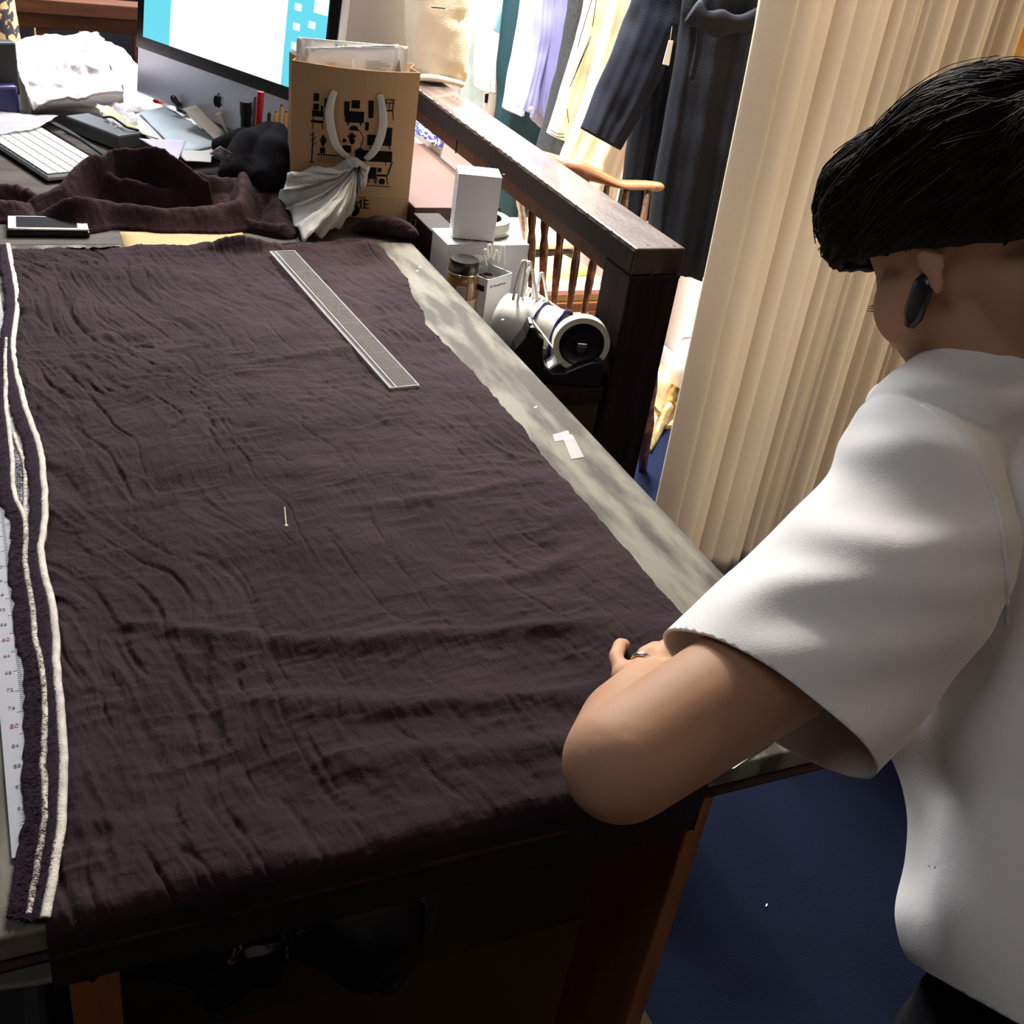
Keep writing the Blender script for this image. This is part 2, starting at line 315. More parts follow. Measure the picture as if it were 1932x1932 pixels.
# ================================================================== setting
structure(MB().box((1.0, 2.2, -.01), (6.4, 8.4, .02)).build('floor', M['carpet']))
wf = MB()
tag(thing_floor := thing('trim_1', 'pale wooden floor strip beyond the blue carpet', None, (1.7, 2.3, 0)), kind='structure')
for i in range(12):
    x0 = .96 + .077 * i
    for y0, y1 in ((2.26, 3.1 + .11 * (i % 3)), (3.105 + .11 * (i % 3), 5.0)):
        MB().box((x0 + .038, (y0 + y1) / 2, .006), (.0755, y1 - y0 - .004, .012), ch=.001).build('floorboard', M['woodfloor'], thing_floor)
structure(MB().box((1.91, 3.9, 1.35), (.06, 3.3, 2.7)).build('wall_right', M['wall']))
structure(MB().box((1.0, 6.2, 1.35), (6.4, .1, 2.7)).build('wall_back', M['wallbright']))
structure(MB().box((-1.45, 2.2, 1.35), (.1, 7.9, 2.7)).build('wall_left', M['darkwall']))
structure(MB().box((1.0, -1.9, 1.35), (6.4, .1, 2.7)).build('wall_front', M['wall']))
structure(MB().box((4.1, 2.2, 1.35), (.1, 7.9, 2.7)).build('wall_far_right', M['wall']))
structure(MB().box((1.0, 2.2, 2.75), (6.4, 8.4, .1)).build('ceiling', M['ceil']))
structure(MB().box((-.34, 3.75, 1.35), (2.1, .06, 2.7)).build('wall_partition', M['darkwall']))
structure(MB().box((1.867, 3.9, .035), (.016, 3.3, .05), ch=.004).build('baseboard_right', M['wallbright']))

# ================================================================== the cutting table
tb = thing('cutting_table', 'long dark table with worn grey painted top under the purple gauze', 'table', (0, 1.75, 0))
XR, YF, YB, XL = .668, .508, 3.0, -.75
YM = 1.765
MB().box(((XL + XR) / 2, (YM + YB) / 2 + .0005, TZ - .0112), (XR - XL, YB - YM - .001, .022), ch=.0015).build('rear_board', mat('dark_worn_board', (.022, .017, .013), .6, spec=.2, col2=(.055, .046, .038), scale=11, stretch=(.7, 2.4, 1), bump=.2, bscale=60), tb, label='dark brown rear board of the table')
o = MB().box(((XL + XR) / 2, (YF + YM) / 2, TZ - .011), (XR - XL, YM - YF, .022), ch=.002).build('tabletop', M['table'], tb, label='worn grey painted table top')
MB().box(((XL + XR) / 2, YF + .006, TZ - .0245), (XR - XL - .02, .024, .003)).build('edge_trim', M['dark'], tb)
MB().box(((XL + XR) / 2, YF + .045, TZ - .0385), (XR - XL - .06, .02, .03)).build('apron', M['darkpost'], tb)
for xa, xb, dy in ((.0, .034, .035), (.514, .534, .115)):
    MB().box(((xa + xb) / 2 - .004, YF + .02 + dy / 2, (TZ - .024) / 2), (xb - xa, dy, TZ - .024), ch=.002).build('leg', M['orange'], tb)
for xa in (-.70, .58): MB().box((xa, 2.85, (TZ - .022) / 2), (.05, .05, TZ - .022), ch=.003).build('leg', M['orange'], tb)
ML = M['chipwhite']
for p in ((792, 504), (787, 511), (948, 603), (1010, 768)):
    q = P(*p, z=TZ); MB().prism([(-.004, -.001), (0, .0015), (.004, .001), (.002, -.0015)], q, rz(.4), .0003).build('paint_chip', ML, tb)

# ---- side shelf between table and railing
sh = thing('side_shelf', 'dark narrow wooden shelf between the table and the railing', 'shelf', (.77, 2.2, 0))
MB().box((.775, 2.23, SZ - .012), (.185, 1.72, .024), ch=.002).build('shelf_board', M['darkpost'], sh)
MB().box((.775, 1.385, (SZ - .024) / 2), (.18, .022, SZ - .024), ch=.002).build('end_panel', mat('dark_olive_panel', (.035, .026, .012), .7, spec=.2, col2=(.05, .036, .016), scale=10), sh)
MB().box((.775, 3.07, (SZ - .024) / 2), (.18, .022, SZ - .024), ch=.002).build('end_panel', mat('dark_olive_panel', (.035, .026, .012), .7, spec=.2, col2=(.05, .036, .016), scale=10), sh)
MB().prism([(-.03, -.006), (.035, -.010), (.012, .008), (-.028, .008)], P(1085, 722, z=SZ + .0004), rz(-.05), .0006).build('bare_patch', M['tan'], sh, label='torn pale paper patch on the shelf end')

# ---- railing with square posts (turns the corner behind the monitor)
rl = thing('wooden_railing', 'dark stained railing with worn flat top rail and square end post', 'railing', (.92, 1.4, 0))
RX, RW, RZ0 = .918, .088, .85
MB().box((RX, 2.245, RZ0 - .021), (RW, 1.75, .042), ch=.003).build('top_rail', M['worn'], rl, label='worn shiny top rail')
MB().box((RX - RW / 2 + .0005, 2.245, RZ0 - .023), (.004, 1.745, .036)).build('rail_side', M['darkpost'], rl)
MB().box((RX - .012, 2.28, RZ0 - .056), (.05, 1.66, .028), ch=.002).build('lower_strip', M['redwood'], rl, label='thin red-brown strip under the rail')
for yy in (1.9, 2.12): MB().box((RX - .0375, yy, RZ0 - .056), (.002, .004, .03)).build('joint', M['darkpost'], rl)
MB().box((RX, 1.412, (RZ0 - .043) / 2), (RW, .086, RZ0 - .043), ch=.003).build('post', M['darkpost'], rl)
MB().box((RX, 3.1, (RZ0 - .043) / 2), (RW, RW, RZ0 - .043), ch=.003).build('post', M['darkpost'], rl)
for px, py in ((1229, 517), (1276, 508)): 
    q = P(px, py, y=1.3685); MB().lathe([(.0001, -.001), (.004, -.001), (.004, .0004), (.0001, .0005)], q, np.array([(1, 0, 0), (0, 0, 1), (0, -1, 0)]), 10).build('screw_head', M['spindle'], rl)
for px, py in ((1223, 463), (1272, 464), (855, 183), (863, 186)):
    q = P(px, py, z=RZ0); MB().lathe([(.0001, .0003), (.003, .0003), (.003, 0), (.0001, 0)], q, None, 10).build('peg', M['darkpost'], rl)
# chipped bare edge running along the left arris of the top rail
q0 = np.array((RX - RW / 2 - .0008, 0, RZ0 - .0015)); mb = MB(); yy = 1.385
while yy < 2.35:
    L = RNG.uniform(.006, .03); wv = RNG.uniform(.0006, .002)
    mb.box((q0[0] + .001, yy + L / 2, q0[2] + .0008), (wv * 1.6, L, wv)); yy += L + RNG.uniform(.004, .03)
mb.build('chipped_edge', M['chip'], rl, label='pale chipped edge of the top rail')['kind'] = 'stuff'

br = thing('back_railing', 'red-brown wooden railing with square balusters behind the monitor', 'railing', (.1, 3.12, 0))
MB().box((.05, 3.12, .835), (1.64, .07, .034), ch=.003).build('top_rail', M['redwood'], br)
MB().box((.05, 3.125, .80), (1.64, .045, .034), ch=.002).build('rail_moulding', M['redwood'], br)
MB().box((.05, 3.12, .10), (1.64, .05, .05), ch=.003).build('bottom_rail', M['redwood'], br)
for px in (-60, 82, 176, 262, 340): 
    q = P(px, 75, y=3.12); MB().box((q[0], 3.12, .455), (.030, .03, .66), ch=.002).build('baluster', M['redwood'], br)
for px, m in ((73, 'canvas'), (173, 'taupe')):
    q = P(px, 75, y=3.2); tag(MB().box((q[0], 3.3, .44), (.010 if px < 100 else .045, .012, .88), ch=.002).build('narrow_board', M[m]), ['narrow cream slat standing behind the left baluster', 'taupe slat standing behind the right baluster'][px > 100], 'board')

# ================================================================== purple gauze spread on the table
def interp(path, v): path = np.array(path, float); return np.interp(v, path[:, 0], path[:, 1])
LP = [((15, 462)), (22, 500), (33, 570), (25, 655), (45, 760), (75, 850), (85, 960), (78, 1050), (100, 1150), (108, 1270), (119, 1400), (117, 1540), (104, 1640), (84, 1735)]
RP = [(700, 452), (735, 490), (770, 530), (778, 560), (800, 592), (803, 615), (880, 690), (915, 730), (960, 790), (1000, 833), (1060, 905), (1110, 960), (1160, 1010), (1225, 1085), (1290, 1162), (1315, 1240), (1335, 1330), (1352, 1440)]
Lw = np.array([P(*p, z=TZ + .006) for p in LP]); Rw = np.array([P(*p, z=TZ + .004) for p in RP])
nu, nv = 520, 700
YTOP = 1.728
vv = np.linspace(0, 1, nv); ya = YTOP - vv * (YTOP - YF + .060)       # arc position; below YF it turns over the edge
u = np.linspace(0, 1, nu); U, YA = np.meshgrid(u, ya)
YA = YA + .024 * np.clip((U - .72) / .18, 0, 1) * (1 - vv[:, None]) ** 10
xl = np.interp(-YA, -Lw[:, 1], Lw[:, 0]); xr = np.interp(-YA, -Rw[:, 1], Rw[:, 0])
xr = xr - .012 * np.clip((.62 - YA) / .12, 0, 1)
X = xl + (xr - xl) * U
q = np.stack([X, YA, 0 * X], -1)
warp = np.stack([fbm(q * 5, 3), fbm(q * 5 + 40, 3), 0 * X], -1) * .022
Q = q + warp
def rot2(p, a): c, s = math.cos(a), math.sin(a); return np.stack([p[..., 0] * c + p[..., 1] * s, -p[..., 0] * s + p[..., 1] * c, p[..., 2]], -1)
# lengthwise crinkles, crosswise ripples, soft folds
Q1 = rot2(Q, .30)
cr = fbm(Q1 * np.array([75, 17, 1]), 3, True); cr2 = fbm(rot2(Q, .1) * np.array([22, 60, 1]) + 9, 3, True)
mask = .5 + .5 * np.tanh(3 * fbm(q * 3.2 + 11, 2)); left = np.clip(1 - (X - .02) / .30, 0, 1)
H = .0010 * cr * (.35 + .8 * mask + .7 * left) + .0009 * cr2 * (1.1 - .5 * mask)
H += .0032 * fbm(rot2(Q, -.25) * np.array([4, 15, 1]) + 3, 3) + .004 * fbm(Q * np.array([3.5, 5, 1]) + 20, 2)
# sharp slits: thin valleys
sl = fbm(rot2(q + warp * 1.4, .22) * np.array([42, 8, 1]) + 60, 2, True); H -= .006 * np.clip(sl - .95, 0, 1) * (.45 + left)
# broad arcs nearer the front and the big pull lines toward the hand
for (a, b, amp, wd) in (((.02, .82), (.52, .70), .006, .012), ((.10, .70), (.50, .63), .006, .014), ((.30, .93), (.56, .97), .004, .008), ((.26, 1.30), (.50, 1.36), .004, .010), ((.15, .615), (.50, .585), .006, .016), ((.33, .80), (.58, .84), .004, .009), ((.04, 1.42), (.25, 1.47), .003, .010)):
    a = np.array(a); b = np.array(b); dd = b - a; L = np.linalg.norm(dd); dd /= L; rel = Q[..., :2] - a; s = rel @ dd; dn = rel @ np.array([-dd[1], dd[0]]) + .02 * np.sin(s / L * 3.1)
    H += amp * np.exp(-(dn / wd) ** 2) * np.clip(s / .08, 0, 1) * np.clip((L - s) / .08, 0, 1)
for (cx, cy, wx, wy, am) in ((.36, 1.72, .05, .012, .02), (.57, 1.70, .022, .03, .018), (.235, .945, .02, .012, -.002), (.47, 1.62, .035, .09, .006)):
    H += am * np.exp(-((X - cx) / wx) ** 2 - ((YA - cy) / wy) ** 2)
H = TZ + .0065 + np.maximum(H, -.005)
lift = np.exp(-((U) / .01) ** 2) + np.exp(-((1 - U) / .01) ** 2); H -= .002 * lift
Yw = YA.copy(); Zw = H.copy()
over = YF + .012 - YA; ov = over > 0; rr = .014
th_ = np.clip(over / rr, 0, np.pi / 2)
Yw[ov] = (YF + .012 - rr * np.sin(th_))[ov] ; Zw[ov] = (H - rr * (1 - np.cos(th_)) - np.maximum(over - rr * np.pi / 2, 0))[ov]
Yw[ov] += (.004 * fbm(q * np.array([9, 3, 1]) + 5, 2))[ov] - .004
Yw[0] += .008 * fbm(q[0] * 14, 3); X[:, -1] += .0025 * fbm(q[:, -1] * 40, 3)
fb = thing('gauze_fabric', 'dark purple crinkled gauze spread over the worn table', 'fabric', (.3, 1.1, TZ))
fo = mesh_np('top_layer', np.stack([X, Yw, Zw], -1).reshape(-1, 3), gridF(nu, nv)[:, ::-1].copy(), M['fabric'], fb)
solid(fo, .0012, -1)
# under layers showing as frayed selvedges at the left edge
paths = [(LP, .0062, .0058),
         ([(12, 640), (10, 700), (12, 770), (22, 860), (26, 930), (47, 985), (47, 1060), (58, 1130), (66, 1200), (82, 1290), (84, 1350), (82, 1450), (85, 1530), (80, 1580), (62, 1690), (55, 1728)], .0045, .0042),
         ([(26, 820), (46, 880), (48, 930), (50, 1000), (62, 1075), (74, 1170), (82, 1250), (94, 1330), (97, 1440), (95, 1530), (84, 1610), (70, 1700)], .004, .002)]
for k, (pth, wd, hz) in enumerate(paths):
    W = spline([P(*p, z=TZ + hz) for p in pth], 260); T = np.gradient(W, axis=0); T /= np.linalg.norm(T, axis=1)[:, None]; Nn = np.stack([-T[:, 1], T[:, 0], 0 * T[:, 0]], 1)
    if Nn[:, 0].mean() > 0: Nn = -Nn
    wob = .0008 * fbm(W * 60 + k * 9, 2)[:, None] * Nn; cut = W[:, 1] > YF + .002
    rows = [W + wob + Nn * (wd * (j / 4 - .5)) + np.array([0, 0, .0016 * math.sin(math.pi * j / 4) + .001]) for j in range(5)]
    V = np.stack(rows, 1)[cut]; n = len(V); solid(mesh_np('selvedge', V.reshape(-1, 3), gridF(5, n), M['selv'], fb, label='white woven selvedge band'), .0012)
    # dark strip below + fringe threads
    Wc = W[cut]; Nc = Nn[cut]; mbf = MB()
    if k != 2:
        V = np.stack([Wc + Nc * (wd * .5 + s) + np.array([0, 0, -.001 + .0015 * (s < .004)]) for s in (-.001, .003, .008, .012)], 1); V[:, 2:, :2] += (.002 * fbm(V[:, 2:] * 90, 2))[..., None]
        solid(mesh_np('under_layer', V.reshape(-1, 3), gridF(4, len(V)), M['frill'], fb), .0015)
    for i in range(3600):
        j = RNG.integers(0, len(Wc) - 1); p = Wc[j] + Nc[j] * wd * RNG.uniform(.25, 2.6) + np.array([0, 0, RNG.uniform(0, .0042)]) + T[cut][j] * RNG.uniform(-.003, .003)
        dv = Nc[j] * RNG.uniform(-.002, .0055) + np.array([0, 0, RNG.uniform(-.0005, .002)]) + T[cut][j] * RNG.uniform(-.003, .003); sd = T[cut][j] * .0005
        mbf.add([p - sd, p + sd, p + dv], [(0, 1, 2)])
    tag(mbf.build('fringe', M['frill'], fb), 'short frayed purple threads', kind='stuff')

# ---- the metre rule at the left
a, b = P(22, 1621, z=TZ + .002), P(62, 1613, z=TZ + .002); dr = N(P(0, 1345, z=TZ + .002) - a); dr = N(np.array([-.008, 1, 0]))
nr = np.array([dr[1], -dr[0], 0])
mr = thing('metre_rule', 'long white measuring rule with grey and red figures under the fabric edge', 'ruler', a)
R_ = np.array([nr, dr, (0, 0, 1)])
MB().box(a + dr * .5 + nr * .022, (.044, 1.0, .0016), R_, .0004).build('blade', M['rulerw'], mr)
mt = MB()
for i in range(0, 190): 
    L = .003 if i % 10 else .006; mt.box(a + nr * (.0185 - L / 2) + dr * (.02 + i * .0025) + np.array([0, 0, .001]), (L, .0003, .0002), R_)
mt.build('scale_marks', M['greynum'], mr)['kind'] = 'stuff'
for i in range(1, 26):
    tens = i % 5 == 0; text(str(100 - 4 * i if not tens else 100 - 4 * i), .0066 if tens else .0054, a + nr * .0062 + dr * (.02 + i * .0215) + np.array([0, 0, .0011]), nr, dr, M['rednum'] if tens else M['greynum'], mr, 'numeral')

# ---- clear 50 cm ruler
c = [P(510, 479, z=TZ + .012), P(556, 473, z=TZ + .012), P(787, 726, z=TZ + .012), P(736, 732, z=TZ + .012)]
yd = N(c[0] - c[3] + c[1] - c[2]); yd[2] = 0; yd = N(yd); xd = np.array([yd[1], -yd[0], 0]); ctr = sum(c) / 4; Lr = .495; Wr = .042
cr_ = thing('clear_ruler', 'transparent grid ruler lying slantwise on the purple gauze', 'ruler', ctr); R_ = np.array([xd, yd, (0, 0, 1)])
MB().box(ctr, (Wr, Lr, .0022), R_, .0006).build('blade', M['acrylic'], cr_)
for sx, wv in ((-Wr / 2 + .0012, .0012), (-Wr / 2 + .010, .0011), (-Wr / 2 + .0035, .0006), (Wr / 2 - .001, .001)):
    MB().box(ctr + xd * sx + np.array([0, 0, .0013]), (wv, Lr * .995, .0006), R_).build('bevel_line', M['acryledge'], cr_)
for sy in (-1, 1): MB().box(ctr + yd * sy * (Lr / 2 - .001) + np.array([0, 0, .0013]), (Wr * .98, .001, .0006), R_).build('end_line', M['acryledge'], cr_)
mg = MB()
for i in range(98): mg.box(ctr + yd * (-Lr / 2 + .005 * (i + 1)) + xd * .006 + np.array([0, 0, .0012]), (Wr - .016, .00022 if i % 10 else .0005, .0002), R_)
for i in range(6): mg.box(ctr + xd * (-.006 + .0048 * i) + np.array([0, 0, .0012]), (.00022, Lr * .97, .0002), R_)
mg.build('grid_lines', M['greyink'], cr_)['kind'] = 'stuff'

# ---- pin
p0, p1 = P(537, 957, z=TZ + .013), P(540, 993, z=TZ + .009)
pn = thing('glass_headed_pin', 'tiny pin with a pale round head stuck in the gauze', 'pin', p1)
MB().tube([p0, p1], .0007, 6).build('shaft', M['chip'], pn); MB().ell(p1, (.0022,) * 3, None, 10, 8).build('head', M['whitegloss'], pn, True)

# ---- sticky tape on the table margin
for (pts, lb) in (([(1042, 820), (1072, 812), (1078, 828), (1047, 833)], 'short piece of clear tape across the table margin'), ([(1060, 822), (1080, 820), (1102, 862), (1078, 866)], 'longer piece of clear tape along the table margin')):
    W = np.array([P(*p, z=TZ + .0006 + (.0006 if 'longer' in lb else 0)) for p in pts]); o = solid(mesh_np('tape_piece', W, [(0, 1, 2, 3)], M['clearTape'], None, False), .0004); tag(o, lb, 'tape', 'pieces of clear tape stuck on the table')
# white strip painting the glint on the glossy table edge by the elbow
W = np.array([P(*p, z=TZ + .0012) for p in ((1362, 1452), (1434, 1388), (1458, 1398), (1385, 1450))]); tag(solid(mesh_np('table_glint', W, [(0, 1, 2, 3)], M['white'], None, False), .0006), 'painted white glint on the glossy table edge beside the elbow', 'strip')

# ================================================================== things on the table behind the gauze
PXY = lambda px, py, z: P(px, py, z=z)
# phone
a, b = P(14, 434, z=TZ + .011), P(168, 436, z=TZ + .011); xd = b - a; xd[2] = 0; Lp = np.linalg.norm(xd); xd /= Lp; yd = np.array([-xd[1], xd[0], 0]); R_ = np.array([xd, yd, (0, 0, 1)]); c = (a + b) / 2 + yd * .030
ph = thing('smartphone', 'white faced smartphone in a black case lying at the gauze corner', 'phone', c)
MB().box(c + np.array([0, 0, -.006]), (Lp + .003, .061, .010), R_, .0035).build('case', M['black'], ph); MB().box(c + np.array([0, 0, .0005]), (Lp, .058, .004), R_, .0018).build('frame', M['silver'], ph)
MB().box(c + np.array([0, 0, .0026]), (Lp - .002, .056, .0006), R_, .0003).build('front_glass', M['white'], ph, label='white phone front')
MB().box(c + xd * -.002 + np.array([0, 0, .0031]), (.088, .050, .0004), R_).build('screen', M['black'], ph, label='black phone screen')
MB().lathe([(.0005, .0003), (.005, .0003), (.005, 0), (.0005, 0)], c + xd * (-Lp / 2 + .009) + np.array([0, 0, .003]), None, 16).build('home_button', M['keys'], ph)
MB().box(c + xd * (Lp / 2 - .009) + np.array([0, 0, .0031]), (.0015, .010, .0004), R_).build('earpiece', M['ink'], ph)
# white swatch tab and small card behind the phone
tag(patch('paper_tag', [P(162, 398, z=TZ + .014), P(195, 408, z=TZ + .014), P(216, 406, z=TZ + .013), P(190, 397, z=TZ + .013)], M['paper'], None, .001, 60, 6, 6, .0012), 'small white paper tag poking out under the scarf', 'tag')
o = MB().box(P(196, 416, z=TZ + .005), (.040, .03, .009), rz(.1), .004).build('eraser', M['beigepaper'], None, True); tag(o, 'grey-beige rounded rubber beside the phone', 'eraser')
# manila card
W = [P(235, 470, z=TZ + .0006), P(470, 468, z=TZ + .0006), P(457, 438, z=TZ + .0006), P(226, 438, z=TZ + .0006)]
tag(patch('manila_card', W, M['manila'], None, .0006, 12, 10, 6, .0012), 'yellow-brown card sticking out behind the gauze', 'card')

# scarf bundle
def px3(l): return [P(x, y, z=z) for x, y, z in l]
def cloth(name, ms, m, vox, label, cat, amp=.003, fr=22, base=None, label2=None):
    mb = MB()
    for pts, rad in ms:
        pt = spline(px3(pts), 14); mb.chain(pt, np.interp(np.linspace(0, 1, 14), np.linspace(0, 1, len(rad)), rad), 14)
    V, F = remesh(mb, vox, 5, lambda V: amp * fbm(V * fr, 4, True) * .6 + .0016 * fbm(V * np.array([50, 140, 90]), 3, True))
    V[:, 2] = np.maximum(V[:, 2], TZ + .001)
    o = mesh_np(name, V, F, m, None, True); tag(o, label, cat); return o
def ridge_field(name, m, ridges, x0, x1, y0, y1, n, label, cat, base=.004, crin=1.0):
    gx, gy = np.meshgrid(np.linspace(x0, x1, n), np.linspace(y0, y1, int(n * (y1 - y0) / (x1 - x0)))); q = np.stack([gx, gy, 0 * gx], -1); qw = q + .009 * np.stack([fbm(q * 11, 2), fbm(q * 11 + 30, 2), 0 * gx], -1); Hs = np.full(gx.shape, 0.0); 
    for pts, hw in ridges:
        W = spline(px3(pts), 130); h = W[:, 2] - TZ; wd = np.interp(np.linspace(0, 1, 130), np.linspace(0, 1, len(hw)), hw); best = np.zeros(gx.shape)
        for k in range(130):
            d2 = (qw[..., 0] - W[k, 0]) ** 2 + (qw[..., 1] - W[k, 1]) ** 2; e = h[k] * np.exp(-(d2 / wd[k] ** 2)); best = np.maximum(best, e)
        Hs = np.maximum(Hs, best) + .18 * np.minimum(Hs, best)
    Hs *= 1 + .07 * fbm(qw * np.array([9, 24, 1]) + 3, 3); Hs += .0012 * crin * fbm(rot2(qw, .9) * np.array([38, 52, 1]), 3, True) * np.clip(Hs / .012, 0, 1) + .0009 * fbm(qw * 160, 2) * np.clip(Hs / .01, 0, 1)
    keep = Hs > base; ny, nx = gx.shape; F = gridF(nx, ny); kf = keep.ravel()[F].all(1); F = F[kf]; V = np.stack([gx, gy, TZ + np.where(keep, Hs, base)], -1).reshape(-1, 3)
    ids = np.unique(F); mp = -np.ones(len(V), int); mp[ids] = np.arange(len(ids)); V = V[ids]; F = mp[F]
    cnt = np.bincount(F.ravel(), minlength=len(V)); V[cnt < 4, 2] = TZ + .001
    return tag(mesh_np(name, V, F, m, None, True), label, cat)
ridge_field('gauze_scarf', M['scarf'], [
 ([(50, 385, .735), (75, 368, .75), (115, 345, .768), (150, 315, .785), (200, 300, .795), (255, 288, .80), (300, 293, .795), (340, 322, .785), (400, 342, .775), (440, 348, .768), (475, 360, .75)], (.016, .022, .024, .022, .020, .020, .024)),
 ([(95, 388, .745), (125, 370, .765), (165, 372, .768), (215, 382, .757), (280, 390, .755), (350, 390, .756), (410, 382, .762), (450, 372, .768), (462, 348, .775), (450, 325, .775)], (.020, .022, .020, .018, .022, .02, .014)),
 ([(205, 300, .795), (240, 283, .812), (275, 280, .818), (310, 297, .812), (350, 325, .795), (395, 345, .785)], (.010, .010, .009, .010)),
 ([(170, 335, .765), (240, 345, .768), (300, 360, .762), (370, 372, .755)], (.018, .016, .018)),
 ([(170, 350, .752), (260, 365, .75), (350, 372, .748), (430, 375, .75)], (.032, .030, .030)),
 ([(480, 375, .745), (510, 365, .75), (530, 400, .745), (545, 425, .738)], (.026, .026, .018)),
 ([(-90, 350, .745), (-20, 345, .748), (30, 350, .747), (70, 362, .745)], (.018, .015, .014)),
 ([(-80, 385, .742), (0, 376, .75), (40, 380, .745), (60, 385, .738)], (.022, .020, .012)),
 ([(395, 410, .733), (430, 410, .736), (480, 416, .738), (540, 426, .738)], (.006, .010, .012, .012))],
 -.13, .56, 1.76, 2.20, 460, 'bunched dark purple gauze scarf heaped before the keyboard', 'scarf')
cloth('purple_cloth_roll', [([(690, 425, .735), (720, 425, .738), (755, 432, .736), (785, 444, .730)], (.010, .016, .017, .006)), ([(672, 432, .728), (705, 430, .73)], (.006, .012))], M['scarf'], .003, 'small purple cloth roll lying right of the paper bag', 'cloth', .001)
# dark upright pouch behind
mb = MB()
mb.chain([P(455, 330, z=.76), P(470, 280, z=.80), P(505, 245, z=.825)], [.042, .036, .016]); mb.chain([P(500, 340, z=.76), P(515, 290, z=.80), P(525, 250, z=.822)], [.040, .034, .018]); mb.chain([P(415, 275, z=.765), P(460, 260, z=.80)], [.018, .022])
V, F = remesh(mb, .004, 6, lambda V: .003 * fbm(V * 22, 3)); tag(mesh_np('black_pouch', V, F, M['navycloth'], None, True), 'soft black cloth pouch leaning against the paper bag', 'pouch')
tag(patch('gauze_swatch', [P(396, 290, z=.80), P(415, 275, z=.815), P(440, 290, z=.81), P(438, 312, z=.79)], mat('grey_mesh', (.10, .085, .09), .8, alpha=.8), None, .003, 40, 14, 14, .0006), 'rounded grey mesh swatch hanging over the scarf', 'swatch')

# paper shopping bag
FLb, FRb = P(547, 402, z=TZ + .001), P(767, 416, z=TZ + .001); xd = FRb - FLb; xd[2] = 0; Wb = np.linalg.norm(xd); xd /= Wb; yb = np.array([-xd[1], xd[0], 0]); Hb = .255; Db = .095
bg = thing('paper_bag', 'brown paper shopping bag printed with black furniture drawings', 'bag', FLb + xd * Wb / 2 + yb * Db / 2)
def bag_pt(u, s, z):   # u 0..1 across; s -1 front +1 back
    h = z / Hb; bul = .026 * h ** 1.5 * (1 - (2 * u - 1) ** 2)
    wx = Wb * (1 + .035 * h); return FLb + xd * (Wb / 2 + (u - .5) * wx) + yb * (Db / 2 + s * (Db / 2 - .012 * h + bul)) + np.array([0, 0, z])
rings = []
for z in np.linspace(0, Hb, 14):
    rg = [bag_pt(u, -1, z) for u in np.linspace(0, 1, 17)] 
    for k in range(1, 6):
        s = -1 + 2 * k / 6; p = bag_pt(1, s, z); rg.append(p - xd * .012 * (1 - abs(s)) * z / Hb)
    rg += [bag_pt(u, 1, z) for u in np.linspace(1, 0, 17)]
    for k in range(1, 6):
        s = 1 - 2 * k / 6; p = bag_pt(0, s, z); rg.append(p + xd * .012 * (1 - abs(s)) * z / Hb)
    rings.append(np.array(rg))
n = len(rings[0]); F = gridF(n, 14, True).tolist() + [list(range(n))[::-1]]
o = solid(mesh_np('bag_body', np.concatenate(rings), F, M['kraft'], bg, False), .0008)
def face(px, py):   # photo position on the bag front -> (u, z)
    q = CAM; d = P(px, py, t=1) - CAM; s = ((FLb - CAM) @ -yb + .012) / (d @ -yb); w_ = CAM + s * d; z = np.clip(w_[2] - FLb[2], 0, Hb); u = ((w_ - FLb) @ xd - Wb / 2) / (Wb * (1 + .035 * z / Hb)) + .5; return np.clip(u, 0, 1), z
def facept(px, py, o_=.0012): u, z = face(px, py); return bag_pt(u, -1, z) - yb * o_
pr = MB()
def pp(*pts): 
    W = [facept(*p) for p in pts]; pr.add(W, [list(range(len(W)))])
def pr_rect(x0, y0, x1, y1, sk=.06): pp((x0, y0 + 0), (x1, y0 + sk * (x1 - x0)), (x1 - 1, y1 + sk * (x1 - x0)), (x0 - .5, y1))
def circ(x, y, r): pp(*[(x + r * math.cos(a), y + r * math.sin(a)) for a in np.linspace(0, 2 * math.pi, 12, endpoint=False)])
def line(x0, y0, x1, y1, wd=1.2):
    dx, dy = x1 - x0, y1 - y0; L = math.hypot(dx, dy); nx, ny = -dy / L * wd / 2, dx / L * wd / 2; pp((x0 + nx, y0 + ny), (x1 + nx, y1 + ny), (x1 - nx, y1 - ny), (x0 - nx, y0 - ny))
def chair_p(x, y, s=1, back=1):
    pr_rect(x, y + 20 * s, x + 18 * s, y + 23 * s)
    for a in (1, 16): line(x + a * s, y + 22 * s, x + (a + (2 if a > 8 else -2)) * s, y + 42 * s, 1.6)
    if back:
        for a in (2, 16): line(x + a * s, y + 20 * s, x + (a + (3 if a > 8 else -1)) * s, y, 2)
        for k in (0, 6): line(x + 1, y + k * s, x + 19 * s, y + k * s + 1, 2.2)
        line(x + 9 * s, y + 8 * s, x + 9 * s, y + 19 * s, 2)
chair_p(727, 190, .95); pr_rect(650, 192, 660, 220); pr_rect(652, 210, 688, 232); line(658, 232, 657, 238, 3); line(681, 233, 681, 239, 3)
for a in ((664, 189, 680, 205),): pr_rect(*a); 
pr_rect(593, 178, 603, 193); circ(597, 184, 4); pr_rect(592, 198, 603, 210); pr_rect(606, 202, 611, 211); pr_rect(590, 211, 612, 222); line(592, 222, 592, 229, 1.5); line(611, 222, 611, 229, 1.5)
pr_rect(588, 229, 612, 234); line(592, 234, 590, 247, 1.5); line(608, 234, 610, 247, 1.5); pr_rect(613, 187, 623, 205); 
line(592, 252, 589, 308, 2.4); 
for k in range(4): line(592, 262 + 5 * k, 586 + k % 2 * 12, 256 + 5 * k, 1.4)
pr_rect(585, 308, 594, 310)
